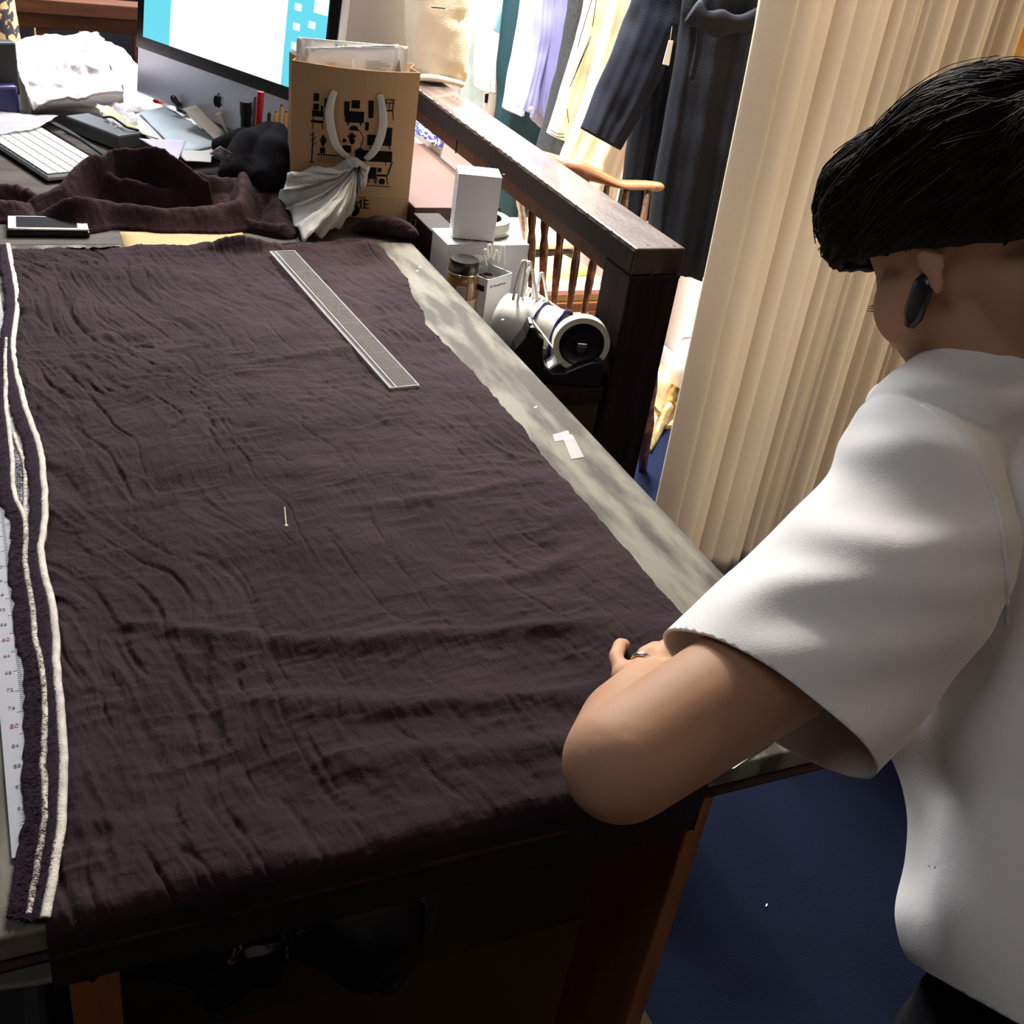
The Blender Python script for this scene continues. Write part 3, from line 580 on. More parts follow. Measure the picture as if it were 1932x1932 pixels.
for k in range(6): line(610, 280, 605 + 2.4 * k, 256 + abs(k - 2.5) * 4, 2.2)
pr_rect(605, 281, 615, 292); 
pp((659, 247), (662, 240), (668, 238), (675, 241), (678, 249)); line(678, 247, 687, 262, 1.5); line(687, 262, 681, 282, 1.5); pr_rect(676, 282, 686, 285)
for k in range(7): line(664, 266, 656 + 2.8 * k, 251 + abs(k - 3) * 2.2, 2)
pp((659, 264), (671, 265), (669, 274), (662, 274)); pr_rect(696, 190, 706, 224); pr_rect(690, 232, 697, 248); pr_rect(720, 243, 742, 258); pr_rect(694, 256, 741, 276); line(736, 275, 737, 286, 2.4); line(700, 275, 699, 284, 2)
pr_rect(648, 276, 664, 290); line(652, 290, 656, 298, 1.5); pp((646, 268), (650, 262), (656, 268), (650, 272)); pr_rect(600, 293, 640, 295)
for k in range(7): line(602 + 5 * k, 295, 602 + 5 * k, 310, .9)
pr_rect(671, 285, 742, 306); line(680, 306, 678, 316, 1.6); line(728, 308, 730, 316, 1.6); pr_rect(692, 318, 712, 340); line(698, 340, 697, 348, 2); line(708, 340, 709, 348, 2)
pr_rect(712, 332, 733, 336); line(733, 334, 742, 309, 2.6); line(714, 336, 710, 352, 1.6); line(731, 336, 733, 352, 1.6); circ(722, 346, 6); pr_rect(714, 320, 722, 328); pr_rect(680, 352, 740, 353.2)
circ(668, 400, 12)
pr.build('furniture_print', M['ink'], bg)['kind'] = 'stuff'
line_m = MB()
u0, z0 = face(690, 392); q = bag_pt(u0, -1, z0) - yb * .0012
text('HOME', .0235, facept(627, 393), xd, np.array([0, 0, 1.]), M['ink'], bg)
bx = MB()
for (x0, y0, x1, y1) in ((622, 375, 690, 376), (622, 395, 690, 396), (688.6, 375, 690, 396)): bx.add([facept(x0, y0), facept(x1, y0 + 1), facept(x1, y1 + 1), facept(x0, y1)], [(0, 1, 2, 3)])
bx.build('print_frame', M['ink'], bg)
cz = .040; bt = MB(); bt.tube([bag_pt(u, -1, cz) - yb * .0008 for u in np.linspace(.01, .99, 12)], .0007, 6); bt.build('base_crease', M['kraft'], bg)
tr = MB(); tr.tube([bag_pt(u, -1, Hb) for u in np.linspace(0, 1, 20)], .0011, 6); tr.tube([bag_pt(u, 1, Hb) for u in np.linspace(0, 1, 20)], .0011, 6); tr.build('rim', M['kraft'], bg)
for k, pts in enumerate(([(632, 172), (624, 192), (621, 218), (626, 250), (637, 280), (660, 302)], [(717, 178), (721, 205), (722, 235), (714, 268), (702, 290), (690, 303)])):
    W = spline([facept(*p, .003 + .009 * math.sin(math.pi * min(1, i / 5))) for i, p in enumerate(pts)], 24)
    rad = [(.0022 + .0055 * math.sin(math.pi * min(1, .12 + i / 30)) ** .7, .0007) for i in range(24)]
    MB().tube(W, np.array(rad), 10, up=yb).build('ribbon_handle', M['ribbon'], bg, True)
for px, py in ((650, 148), (717, 150)): MB().ell(facept(px, py + 4) + yb * .008 + np.array([0, 0, .008]), (.003, .003, .006), None, 8, 8).build('cord_end', M['cream_label'], bg, True)
# tied tissue
tsn = []
K = facept(675, 306, .012); bd = [(655, 300), (692, 303), (694, 325), (688, 345), (672, 362), (668, 385), (662, 402), (640, 428), (612, 440), (583, 450), (560, 436), (548, 408), (527, 376), (538, 345), (552, 325), (600, 316), (655, 300)]
B = []
for i, p in enumerate(bd):
    if p[1] > 395: B.append(P(*p, z=TZ + .012))
    else: B.append(facept(min(max(p[0], 552), 760), p[1], .02) + (xd * (p[0] - 552) / 2086 * 2 if p[0] < 552 else 0))
B = spline(B, 120); nr_ = 26; V = []
for j in range(nr_):
    r = j / (nr_ - 1)
    for i in range(120):
        p = K * (1 - r) + B[i] * r; bulge = .035 * math.sin(math.pi * r ** .8); pl = .007 * r ** .5 * math.sin(i * .52 + 3 * r) + .004 * math.sin(i * 1.3 - 2 * r)
        V.append(p - yb * (bulge + pl) + np.array([0, 0, .006 * math.sin(i * .7) * r]))
V = np.array(V); V += .0025 * np.stack([fbm(V * 45, 3), fbm(V * 45 + 9, 3), fbm(V * 45 + 30, 3)], 1)
tag(solid(mesh_np('tissue_bundle', V, gridF(120, nr_), M['tissue'], None, True), .0008), 'crumpled white tissue cloth tied to the paper bag handle', 'tissue')
# contents of the bag
def up_sheet(name, tl, tr_, ybk, m, hgt, label, cat, amp=.002, **k):
    a, b = P(*tl, t=1), P(*tr_, t=1); 
    def hit(px, py): d = P(px, py, t=1) - CAM; s = ((FLb + yb * ybk - CAM) @ yb) / (d @ yb); return CAM + s * d
    A, B_ = hit(*tl), hit(*tr_); r = thing(name, label, cat, (A + B_) / 2 - np.array([0, 0, hgt])); o = patch('sheet', [A, B_, B_ - (0, 0, hgt), A - (0, 0, hgt)], m, r, amp, 25, 20, 20, .0015 if 'folder' in name else .003, **k); return r, hit
r1, hit = up_sheet('document_folder', (560, 70), (770, 88), .052, M['paper'], .20, 'white printed folder at the back of the paper bag', 'folder', .001)
for k, (x0, y0, x1, y1, mm) in enumerate(((574, 72, 588, 86, 'lilacpaper'), (558, 100, 572, 130, 'lilacpaper'), (632, 82, 637, 90, 'blue'), (642, 83, 645, 89, 'blue'), (650, 83, 653, 90, 'blue'), (583, 133, 594, 140, 'red'))):
    W = [hit(x0, y0), hit(x1, y0), hit(x1, y1), hit(x0, y1)]; MB().add(np.array(W) - yb * .0045, [(0, 1, 2, 3)]).build('printed_block', M[mm], r1)
r2, hit = up_sheet('silver_pouch', (577, 90), (752, 84), .035, M['silverpouch'], .19, 'silver foil food pouch standing inside the paper bag', 'pouch', .004)
mb = MB()
for k in range(10): 
    W = [hit(690, 114 + 4.2 * k), hit(690 + 28 + 18 * (k % 3) / 2, 114 + 4.2 * k), hit(690 + 28 + 18 * (k % 3) / 2, 115.6 + 4.2 * k), hit(690, 115.6 + 4.2 * k)]; mb.add(np.array(W) - yb * .008, [(0, 1, 2, 3)])
for k in range(5): 
    W = [hit(602, 128 + 4 * k), hit(655, 128 + 4 * k), hit(655, 129.5 + 4 * k), hit(602, 129.5 + 4 * k)]; mb.add(np.array(W) - yb * .008, [(0, 1, 2, 3)])
mb.build('small_print', M['greyink'], r2)['kind'] = 'stuff'
for x in (617, 628): MB().ell(hit(x, 122) - yb * .008, (.004, .001, .0035), None, 10, 8).build('printed_nut', M['tan'], r2, True)
W = [hit(662, 108), hit(668, 108), hit(672, 152), hit(664, 152)]; MB().add(np.array(W) - yb * .008, [(0, 1, 2, 3)]).build('centre_seam', M['paper'], r2)
W = [hit(752, 108), hit(757, 150), hit(738, 152)]; MB().add(np.array(W) - yb * .008, [(0, 1, 2)]).build('dark_panel', M['ink'], r2)
tag(patch('clear_sleeve', [hit(575, 80) - yb * .02, hit(766, 86) - yb * .02, hit(766, 165) - yb * .018, hit(575, 165) - yb * .018], mat('thin_clear_film', (.7, .68, .72), .15, alpha=.16), None, .003, 30, 16, 16, .0005), 'clear plastic sleeve round the papers in the bag', 'sleeve')

# ================================================================== computer
A, B = P(258, 88, z=.86), P(600, 210, z=.86); mx = N(B - A); Wm = np.linalg.norm(B - A) + .03; nf = np.array([mx[1], -mx[0], 0.])
if nf @ (CAM - A) < 0: nf = -nf
upm = N(np.array([0, 0, 1.]) - nf * .09 ); nf = N(np.cross(mx, upm)) if np.cross(mx, upm) @ nf > 0 else -N(np.cross(mx, upm))
Rm = np.array([mx, upm, nf]); O = A
mo = thing('desktop_computer', 'large all-in-one computer with aluminium chin and lit cyan screen', 'computer', O + mx * Wm / 2 - np.array([0, 0, .14]))
Hm = .40
MB().box(O + mx * Wm / 2 + upm * (Hm / 2 - .046) - nf * .012, (Wm, Hm + .092, .022), Rm, .006).build('housing', M['alum'], mo, True, auto=40)
MB().box(O + mx * Wm / 2 + upm * (Hm / 2) + nf * .0002, (Wm, Hm, .0025), Rm, .001).build('bezel', M['black'], mo, label='glossy black screen border')
sw, shh = Wm - .05, Hm - .05
def scr(u, v): return O + mx * (.022 + u * sw) + upm * (.024 + v * shh) + nf * .0018
MB().add([scr(0, 0), scr(1, 0), scr(1, 1), scr(0, 1)], [(0, 1, 2, 3)]).build('screen', M['screencyan'], mo, label='glowing cyan desktop')
def scr_poly(name, pts, m, dz=.0006): return MB().add(np.array([scr(*p) for p in pts]) + nf * dz, [tuple(range(len(pts)))]).build(name, m, mo)
scr_poly('document_window', [(.165, .0), (.80, .0), (.80, .9), (.165, .9)], M['screen']); scr_poly('document_window', [(.0, .285), (.165, .285), (.165, .9), (0, .9)], M['screen']); scr_poly('small_window', [(.93, .40), (.998, .40), (.998, .60), (.93, .60)], M['screen'])
for i in range(7):
    for j in (0, 1):
        u0 = .835 + .075 * j; v0 = .10 + .095 * i + .03 * j
        if v0 < .75 and not (j and .33 < v0 < .62): scr_poly('desktop_icon', [(u0, v0), (u0 + .035, v0), (u0 + .035, v0 + .035), (u0, v0 + .035)], M['screenicon'])
# fruit emblem on the chin
lc = O + mx * .265 - upm * .047 + nf * .0006; s = .022
ap = [(0, .32), (.12, .40), (.28, .42), (.42, .34), (.48, .26), (.38, .16), (.35, .02), (.40, -.12), (.52, -.2), (.44, -.38), (.30, -.54), (.18, -.56), (.05, -.5), (-.08, -.5), (-.2, -.56), (-.32, -.5), (-.46, -.3), (-.52, -.05), (-.48, .2), (-.36, .36), (-.2, .42), (-.08, .36)]
em = MB().prism(np.array(ap) * s, lc, Rm, .0006); em.prism(np.array([(0, .45), (.03, .62), (.2, .74), (.18, .58), (.06, .46)]) * s, lc, Rm, .0006); em.build('emblem', M['ink'], mo, label='black bitten fruit emblem')
cb = O + mx * Wm / 2 - upm * .09 - nf * .03; MB().box(cb - np.array([0, 0, .01]), (.16, .14, .004), Rm, .001).build('stand_neck', M['alum'], mo)
MB().box(np.array([cb[0], cb[1], TZ + .004]), (.18, .17, .006), np.array([mx, np.cross((0, 0, 1), mx), (0, 0, 1)]), .002).build('stand_foot', M['alum'], mo)
tag(patch('sticky_note', [P(604, 0, z=1.03) , P(625, 0, z=1.03), P(624, 22, z=1.00), P(602, 14, z=1.00)], M['paper'], None, .001, 30, 6, 6, .0006), 'white paper note stuck at the right screen border', 'note')

# keyboard with separate keys
k1, k2, k3, k4 = P(0, 275, z=TZ + .014), P(85, 330, z=TZ + .014), P(185, 292, z=TZ + .014), P(100, 240, z=TZ + .014)
kx = N(k2 - k1); kx[2] = 0; kx = N(kx); ky = np.array([-kx[1], kx[0], 0]); 
if ky @ (k4 - k1) < 0: ky = -ky
kd = .122; Rk = np.array([kx, ky, (0, 0, 1)]); k0 = k2 + kx * .005
kbd = thing('keyboard', 'slim white keyboard reaching out from under the purple scarf', 'keyboard', k0 - kx * .14 + ky * .06)
MB().box(k0 - kx * .14 + ky * kd / 2 - np.array([0, 0, .005]), (.285, kd, .008), Rk, .002).build('tray', M['alum'], kbd); MB().box(k0 - kx * .14 + ky * kd / 2 - np.array([0, 0, .0008]), (.283, kd - .002, .001), Rk).build('top_plate', M['greytray'], kbd)
kp = MB().box(np.zeros(3), (.0155, .0165, .003), Rk, .0008); proto = None
for r in range(6):
    for cc in range(15):
        w_ = k0 - kx * (.012 + cc * .0186) + ky * (.0125 + r * .0192) + np.array([0, 0, .0016])
        if proto is None:
            mbk = MB(); mbk.box(w_, (.0165, .0172, .003), Rk, .0007); proto = mbk.build('key', M['keys'], kbd); base = w_
            me = proto.data; dl = np.array(w_) - off(kbd); me.transform(Matrix.Translation([-float(v) for v in dl])); proto.location = [float(v) for v in dl]
        else:
            c2 = proto.copy(); COL.objects.link(c2); c2.parent = kbd; c2.location = [float(v) for v in (w_ - off(kbd))]

# bright crinkled bag of cloth on the desk
W4 = [P(16, 92, z=.83), P(185, 68, z=.85), P(232, 190, z=.76), P(62, 218, z=.745)]
pb = thing('plastic_garment_bag', 'bright crinkled plastic bag of white cloth behind the keyboard', 'bag', W4[3])
o = patch('bag_front', W4, M['pinkbag'], pb, .0085, 15, 110, 110, .006, rid=True, bend=.010, rag=.002)
patch('bag_corner', [P(170, 66, z=.85), P(232, 95, z=.82), P(282, 150, z=.765), P(225, 165, z=.765)], M['plastic'], pb, .006, 30, 24, 24, .0008, rid=True)
patch('bag_top_fold', [P(60, 92, z=.82), P(185, 64, z=.86), P(200, 80, z=.85), P(90, 100, z=.82)], M['plastic'], pb, .006, 40, 24, 10, .0008, rid=True)
tag(patch('plastic_film', [P(232, 150, z=.76), P(262, 155, z=.755), P(310, 210, z=.735), P(232, 215, z=.735)], M['plastic'], None, .006, 25, 26, 26, .0008, rid=True), 'loose clear plastic film between bag and monitor', 'film')
tag(patch('plastic_sleeve', [P(-60, 262, z=.738), P(60, 248, z=.738), P(110, 222, z=.745), P(-40, 205, z=.745)], mat('grey_film', (.36, .36, .40), .3, alpha=.6, bump=.3, bscale=60), None, .003, 25, 26, 16, .0008, rid=True), 'grey plastic sleeve lying over the keyboard top', 'sleeve')
tag(patch('plastic_film', [P(180, 205, z=.75), P(240, 195, z=.755), P(262, 235, z=.75), P(215, 250, z=.745)], M['plastic'], None, .008, 35, 26, 26, .0008, rid=True, seed=3), 'crumpled clear film beside the yellow sheet', 'film')
tag(MB().box(P(195, 248, z=.737), (.055, .16, .03), rz(.55), .004).build('desk_tray', M['greytray']), 'low grey plastic tray between keyboard and papers', 'tray')
tag(patch('yellow_sheet', [P(178, 200, z=.757), P(205, 200, z=.760), P(262, 245, z=.752), P(215, 232, z=.752)], M['yellowpaper'], None, .002, 20, 10, 10, .0008), 'curled pale yellow sheet under a black cord', 'paper')
tag(MB().tube(spline([P(195, 222, z=.758), P(210, 221, z=.764), P(225, 230, z=.762), P(240, 240, z=.76), P(262, 246, z=.754)], 30), .0022, 8).build('flex_cord', M['black'], None, True), 'thin black cord looped over the yellow sheet', 'cord')
for j in range(3): tag(MB().tube(spline([P(75 + 8 * j, 222 + 2 * j, z=.735), P(110 + 9 * j, 240 + 3 * j, z=.738), P(150 + 6 * j, 262 + 3 * j, z=.737), P(200 + 6 * j, 296, z=.732)], 24), .003, 8).build('cable', M['blackmat'], None, True), ['black cable along the far keyboard edge', 'middle black cable of three beside the keyboard', 'black cable nearest the grey tray'][j], 'cable')
for nm, c4, m, lb in (
 ('paper_sheet', [(222, 222), (335, 196), (420, 292), (345, 300)], 'paper', 'white sheet at the bottom of the fanned paper pile'),
 ('blue_paper', [(262, 212), (318, 202), (420, 272), (340, 290)], 'bluepaper', 'pale blue glossy sheet on the paper pile'),
 ('beige_paper', [(345, 205), (395, 190), (455, 250), (410, 268)], 'beigepaper', 'beige sheet leaning right of the blue sheet'),
 ('printed_paper', [(405, 215), (430, 205), (458, 240), (430, 255)], 'beigepaper', 'small printed slip beside the pens'),
 ('grey_paper', [(255, 250), (300, 262), (318, 280), (275, 262)], 'greytray', 'dark grey card edge under the white sheet'),
 ('lilac_paper', [(262, 262), (352, 265), (335, 302), (302, 285)], 'lilacpaper', 'folded lilac-white note in front of the pile'),
 ('tissue_paper', [(330, 283), (400, 286), (398, 308), (350, 305)], 'paper', 'crumpled white slip tucked behind the scarf')):
    k = {'paper_sheet': 0, 'blue_paper': 1, 'beige_paper': 2, 'printed_paper': 3, 'grey_paper': -1, 'lilac_paper': 2, 'tissue_paper': .5}[nm]
    tag(patch(nm, [P(*p, z=TZ + .020 + .005 * k + ((.040 if nm in ('beige_paper', 'printed_paper') else .012) if i in (0, 1) else 0)) for i, p in enumerate(c4)], M[m], None, .002, 14, 14, 14, .0008, seed=k), lb, 'paper')
# pens
def pen(px0, py0, px1, py1, y, r, m, name, label, cap=None):
    a, b = P(px0, py0, y=y), P(px1, py1, y=y); t = thing(name, label, 'pen', b); d = a - b
    MB().tube([b, b + d * .97, a], [r, r, r * .8], 14).build('barrel', m, t, True, auto=40)
    if cap: MB().tube([b + d * .62, a + d * .01], r * 1.15, 14).build('cap', cap, t, True, auto=40)
    else: MB().tube([a, a + d * .04], r * .6, 10).build('tip', M['blackmat'], t)
pen(492, 174, 486, 262, 2.10, .0058, M['red'], 'red_marker', 'red marker standing among the pens by the monitor', M['red'])
pen(464, 192, 464, 262, 2.14, .010, M['blackmat'], 'black_marker', 'thick black marker left of the red marker', M['blackmat'])
pen(482, 186, 477, 262, 2.12, .0042, M['greytray'], 'grey_pen', 'slim grey pen between the black and red markers')
for i, (x, y0) in enumerate(((520, 212), (531, 200), (540, 212), (508, 214))): pen(x, y0, x - 3, 262, 2.08 + .01 * i, .0035, M[('tan', 'pencil', 'pencil', 'redwood')[i]], 'pencil', ('tan pencil left of the tallest yellow one', 'tallest yellow pencil standing beside the paper bag', 'yellow pencil touching the paper bag', 'red-brown pencil nearest the red marker')[i])
V, F = remesh(MB().chain([P(345, 200, z=.76), P(375, 180, z=.79), P(400, 196, z=.77)], [.012, .026, .016]), .003, 2, lambda V: .004 * fbm(V * 90, 3, True)); tag(mesh_np('fleece_lump', V, F, M['blackwool'], None, True), 'fluffy black lump below the computer emblem', 'cloth')
V, F = remesh(MB().chain([P(327, 186, z=.79), P(336, 198, z=.78), P(352, 205, z=.765)], [.007, .006, .008]), .002, 2); tag(mesh_np('black_grip', V, F, M['black'], None, True), 'small black rubber grip left of the fluffy lump', 'grip')
V, F = remesh(MB().chain([P(405, 200, z=.78), P(418, 212, z=.765), P(428, 208, z=.76)], [.010, .012, .006]), .002, 2, lambda V: .003 * fbm(V * 60, 2)); tag(mesh_np('black_brush', V, F, M['blackwool'], None, True), 'black brush behind the beige sheet', 'brush')
tag(MB().ell(P(302, 190, z=.76), (.018, .012, .006), rz(.6)).build('red_tin', M['red'], None, True), 'dark red round tin glimpsed under the clear film', 'tin')
# far left objects
tag(MB().box(P(-12, 195, z=.76), (.09, .03, .07), rz(.3), .006).build('navy_case', mat('navy_plastic', (.008, .006, .06), .4), None), 'navy blue box at the left edge behind the keyboard', 'box')
tag(MB().box(P(-10, 128, z=.82), (.08, .03, .10), rz(.3), .004).build('black_speaker', M['blackmat'], None), 'black upright box at the left edge above the navy one', 'box')
tag(patch('leaning_card', [P(8, 122, z=.81), P(36, 128, z=.81), P(60, 215, z=.735), P(22, 212, z=.735)], M['beigepaper'], None, .002, 20, 10, 10, .001), 'cream card leaning left of the crinkled bag', 'card')
q = P(-4, 40, y=3.02); tag(MB().lathe([(.001, .12), (.035, .12), (.055, -.16), (.001, -.16)], q, None, 24).build('lamp_shade', mat('patterned_shade', (.62, .42, .2), .7, col2=(.02, .02, .03), scale=45, contrast=(.5, .54)), None, True, auto=40), 'patterned cream lamp shade at the top left edge', 'lamp')

# ================================================================== things on the side shelf
def abox(name, x0, x1, y0, y1, z0, z1, m, label, cat, ch=.0015, lid=None):
    t = thing(name, label, cat, ((x0 + x1) / 2, (y0 + y1) / 2, z0)); MB().box(((x0 + x1) / 2, (y0 + y1) / 2, (z0 + z1) / 2), (x1 - x0, y1 - y0, z1 - z0), ch=ch).build('body', m, t); return t
a = P(783, 390, z=.755); b = P(838, 272, z=.755)
bb = abox('brown_box', a[0], RX - RW / 2 - .004, a[1], b[1], SZ, .728, M['brownbox'], 'dark brown box with a flat lid beside the railing', 'box')
MB().box(((a[0] + RX - RW / 2) / 2 - .002, (a[1] + b[1]) / 2, .742), (RX - RW / 2 - a[0] - .002, b[1] - a[1] + .004, .025), ch=.002).build('lid', M['brownbox'], bb)
MB().box(((a[0] + RX - RW / 2) / 2, a[1] - .0028, .7300), (RX - RW / 2 - a[0] - .02, .0006, .0012)).build('lid_edge', M['chip'], bb)
ZB = .752
A0, A1, A2, A3 = P(846, 461, z=ZB), P(921, 457, z=ZB), P(818, 430, z=ZB), P(1001, 463, z=ZB)
def carton(name, x0, x1, y0, y1, z0, z1, label, bars=True, group=None):
    t = thing(name, label, 'box', ((x0 + x1) / 2, (y0 + y1) / 2, z0), group); w_, d_ = x1 - x0, y1 - y0
    MB().box(((x0 + x1) / 2, (y0 + y1) / 2, (z0 + z1) / 2 - .0006), (w_, d_, z1 - z0 - .001), ch=.001).build('body', M['white'], t)
    MB().box(((x0 + x1) / 2, (y0 + y1) / 2 - .001, z1 - .0004), (w_ - .002, d_, .0008)).build('top_flap', M['white'], t)
    mb = MB()
    if bars:
        x = x0 + w_ * .25
        while x < x1 - w_ * .1: bw = RNG.uniform(.0007, .0022); mb.box((x, y0 + d_ * .32, z1 + .0002), (bw, d_ * .38, .0002)); x += bw + RNG.uniform(.001, .003)
        mb.build('barcode', M['greyink'], t)
        for i in range(6): pass
    return t
c1 = carton('white_carton', A0[0], A1[0] - .001, A0[1], A2[1], SZ, ZB, 'left one of the two white cartons under the tall carton', True, 'white cartons on the side shelf')
c2 = carton('white_carton', A1[0] + .001, min(A3[0], RX - RW / 2 - .003), A0[1] - .004, A2[1] - .004, SZ, ZB, 'right hand white carton of the pair, beside the roll of tape', True, 'white cartons on the side shelf')
U0, U1 = P(853, 449, z=ZB + .002), P(932, 456, z=ZB + .002); xd = N((U1 - U0) * (1, 1, 0)); yd = np.array([-xd[1], xd[0], 0]); Wc = np.linalg.norm(U1 - U0); Rc = np.array([xd, yd, (0, 0, 1)])
lo, hi = .05, .16
ct = U0 + xd * Wc / 2 + yd * .026; Hc_ = .108
t = thing('white_carton', 'tall plain white carton standing on top of two others', 'box', ct, 'white cartons on the side shelf'); MB().box(ct + np.array([0, 0, Hc_ / 2]), (Wc, .052, Hc_), Rc, .001).build('body', M['white'], t)
MB().box(ct + np.array([0, -.0005, Hc_ + .0005]), (Wc - .001, .053, .001), Rc).build('top_flap', M['white'], t)
text('110101 E 0C  00CE R', .0078, ct + xd * (-Wc * .36) - yd * .008 + np.array([0, 0, Hc_ + .0012]), xd, yd, M['greyink'], t)
# roll of tape lying behind
q = P(938, 432, z=ZB + .012); t = thing('tape_roll', 'wide roll of ivory tape lying flat behind the tall carton', 'tape', (q[0] - .012, q[1] + .02, ZB)); q = np.array([q[0] - .018, q[1] + .03, ZB])
MB().lathe([(.034, .001), (.050, .001), (.050, .024), (.034, .024), (.034, .001)], q, None, 40).build('tape_winding', M['tape'], t, True, auto=40); MB().lathe([(.0001, .012), (.033, .012), (.034, .0245), (.035, .0245), (.035, .001)], q, None, 40).build('core', M['navycloth'], t, True, auto=40)
tag(MB().box((q[0], q[1] + .012, ZB - .066), (.07, .075, .130), ch=.002).build('grey_carton', M['bluegrey']), 'grey box under the roll of ivory tape', 'box')
# amber jar
j = P(877, 489, z=.748); j[2] = SZ; t = thing('amber_jar', 'amber glass jar with a black lid beside the table edge', 'jar', j)
MB().lathe([(.0001, .0005), (.024, .0005), (.0255, .004), (.0255, .098), (.022, .106), (.020, .108), (.020, .112), (.0001, .112)], j, None, 36).build('glass_body', M['amber'], t, True, auto=50)
MB().lathe([(.0236, .108), (.0244, .109), (.0244, .126), (.0232, .1285), (.0001, .1285)], j, None, 40).build('lid', M['black'], t, True, auto=40); MB().lathe([(.0236, .1055), (.0252, .1065), (.0252, .108), (.0236, .109)], j, None, 40).build('lid_ring', M['silver'], t, True)
MB().lathe([(.0258, .030), (.0258, .066)], j, None, 40).build('label', M['cream_label'], t, True)
fd = N((CAM - j) * (1, 1, 0)); sd = np.array([-fd[1], fd[0], 0]); mb = MB()
for i in range(5): mb.box(j + fd * .0262 + np.array([0, 0, .073 + .0035 * i]), (.013, .0004, .0016), np.array([sd, fd, (0, 0, 1)]))
MB().box(j + fd * .0258 + np.array([0, 0, .080]), (.016, .0006, .021), np.array([sd, fd, (0, 0, 1)])).build('sticker', M['beigepaper'], t); mb.build('small_print', M['greyink'], t)
# small open carton with black object
C0, C1, C2 = P(921, 528, z=.722), P(966, 515, z=.722), P(897, 504, z=.722); xa = N((C1 - C0) * (1, 1, 0)); ya = np.array([-xa[1], xa[0], 0]); wa = np.linalg.norm(C1 - C0); da = abs((C2 - C0) @ ya); Ra = np.array([xa, ya, (0, 0, 1)]); cc = C0 + xa * wa / 2 + ya * da / 2; hz = .722 - SZ
t = thing('open_carton', 'small open white carton holding a round black object', 'box', (cc[0], cc[1], SZ))
mb = MB()
for (s, w2, d2, ox, oy) in ((0, wa, .001, 0, -da / 2), (1, wa, .001, 0, da / 2), (2, .001, da, -wa / 2, 0), (3, .001, da, wa / 2, 0)): mb.box(cc + xa * ox + ya * oy - np.array([0, 0, hz / 2]), (w2 + .001, d2 + .0, hz), Ra)
mb.build('carton_walls', M['white'], t)
F0 = cc + ya * da / 2; MB().add([F0 - xa * wa / 2, F0 + xa * wa / 2, F0 + xa * wa * .48 - ya * .018 + np.array([0, 0, .022]) * 1, F0 - xa * wa * .5 - ya * .012 + np.array([0, 0, .030])], [(0, 1, 2, 3)]).build('flap', M['white'], t)
o = MB().lathe([(.0001, .004), (.013, .006), (.0175, .012), (.019, .02), (.019, .07)], cc - np.array([0, 0, .078]) , np.array([(1, 0, 0), (0, -1, 0), (0, 0, -1)]), 30)
t2 = thing('round_black_object', 'glossy round black object inside the small open carton', 'lens', cc - np.array([0, 0, .09])); MB().lathe([(.0001, 0), (.018, 0), (.0185, .08), (.016, .088), (.010, .0905), (.0001, .089)], cc - np.array([0, 0, .097]), None, 36).build('barrel', M['black'], t2, True, auto=50)
MB().lathe([(.0095, .0915), (.0108, .092), (.0108, .0905)], cc - np.array([0, 0, .097]), None, 30).build('ring', M['silver'], t2, True)
text("W ThreadNotes", .0062, cc - ya * (da / 2 + .0008) - xa * wa * .40 - np.array([0, 0, .016]), xa, (0, 0, 1), M['ink'], t)
text("Small", .0085, cc - ya * (da / 2 + .0008) - xa * wa * .05 - np.array([0, 0, .055]), xa, (0, 0, 1), M['blue'], t)
MB().box(cc - xa * (wa / 2 + .0008) - np.array([0, 0, .018]) , (.0004, da * .8, .010), Ra).build('dark_label', M['ink'], t); mb = MB()
for i in range(12): mb.box(cc - xa * (wa / 2 + .0008) - np.array([0, 0, .030 + .0035 * i]), (.0003, da * (.75 - .1 * (i % 3)), .0007), Ra)
mb.build('small_print', M['greyink'], t)['kind'] = 'stuff'
# white bent-wire hooks
def loops(name, specs, label, y, r=.0021):
    t = None; gp = 'white plastic hooks on the side shelf'
    for i, pts in enumerate(specs):
        W = spline([P(*p, y=y + .010 * i) for p in pts], 26)
        o = MB().tube(W, r, 8).build('plastic_hook', M['whitegloss'], None, True); tag(o, label[i], 'hook', gp)
loops('hooks', [[(918, 500), (914, 485), (912, 478), (916, 471), (920, 478), (921, 490)], [(924, 486), (921, 470), (921, 463), (926, 463), (928, 475), (929, 490)], [(930, 492), (933, 480), (936, 473), (940, 478), (940, 490), (938, 498)], [(942, 492), (944, 475), (947, 465), (952, 466), (953, 480), (952, 500)]],
      ['low hook furthest left behind the open carton', 'tallest of the four short hooks', 'third short hook behind the open carton', 'right hand short hook, nearest the white carton wall'], 1.60)
loops('hooks', [[(968, 566), (975, 530), (985, 497), (990, 493), (992, 500), (988, 530), (984, 560)], [(976, 572), (985, 530), (994, 500), (999, 495), (1003, 505), (1010, 545), (1014, 575)], [(983, 575), (992, 535), (998, 508), (1002, 505), (1006, 515), (1006, 545), (1003, 570)], [(1001, 577), (1012, 545), (1020, 518), (1024, 518), (1027, 530), (1032, 560), (1036, 582)]],
      ['pointed white hook leftmost above the enamel mugs', 'tallest pointed white hook above the enamel mugs', 'pointed white hook between the tallest and the small one', 'small pointed white hook nearest the chair spindles'], 1.50, .0026)
t = thing('cable_tie_coil', 'white ribbed coil behind the pointed hooks', 'coil', P(1030, 590, y=1.53))
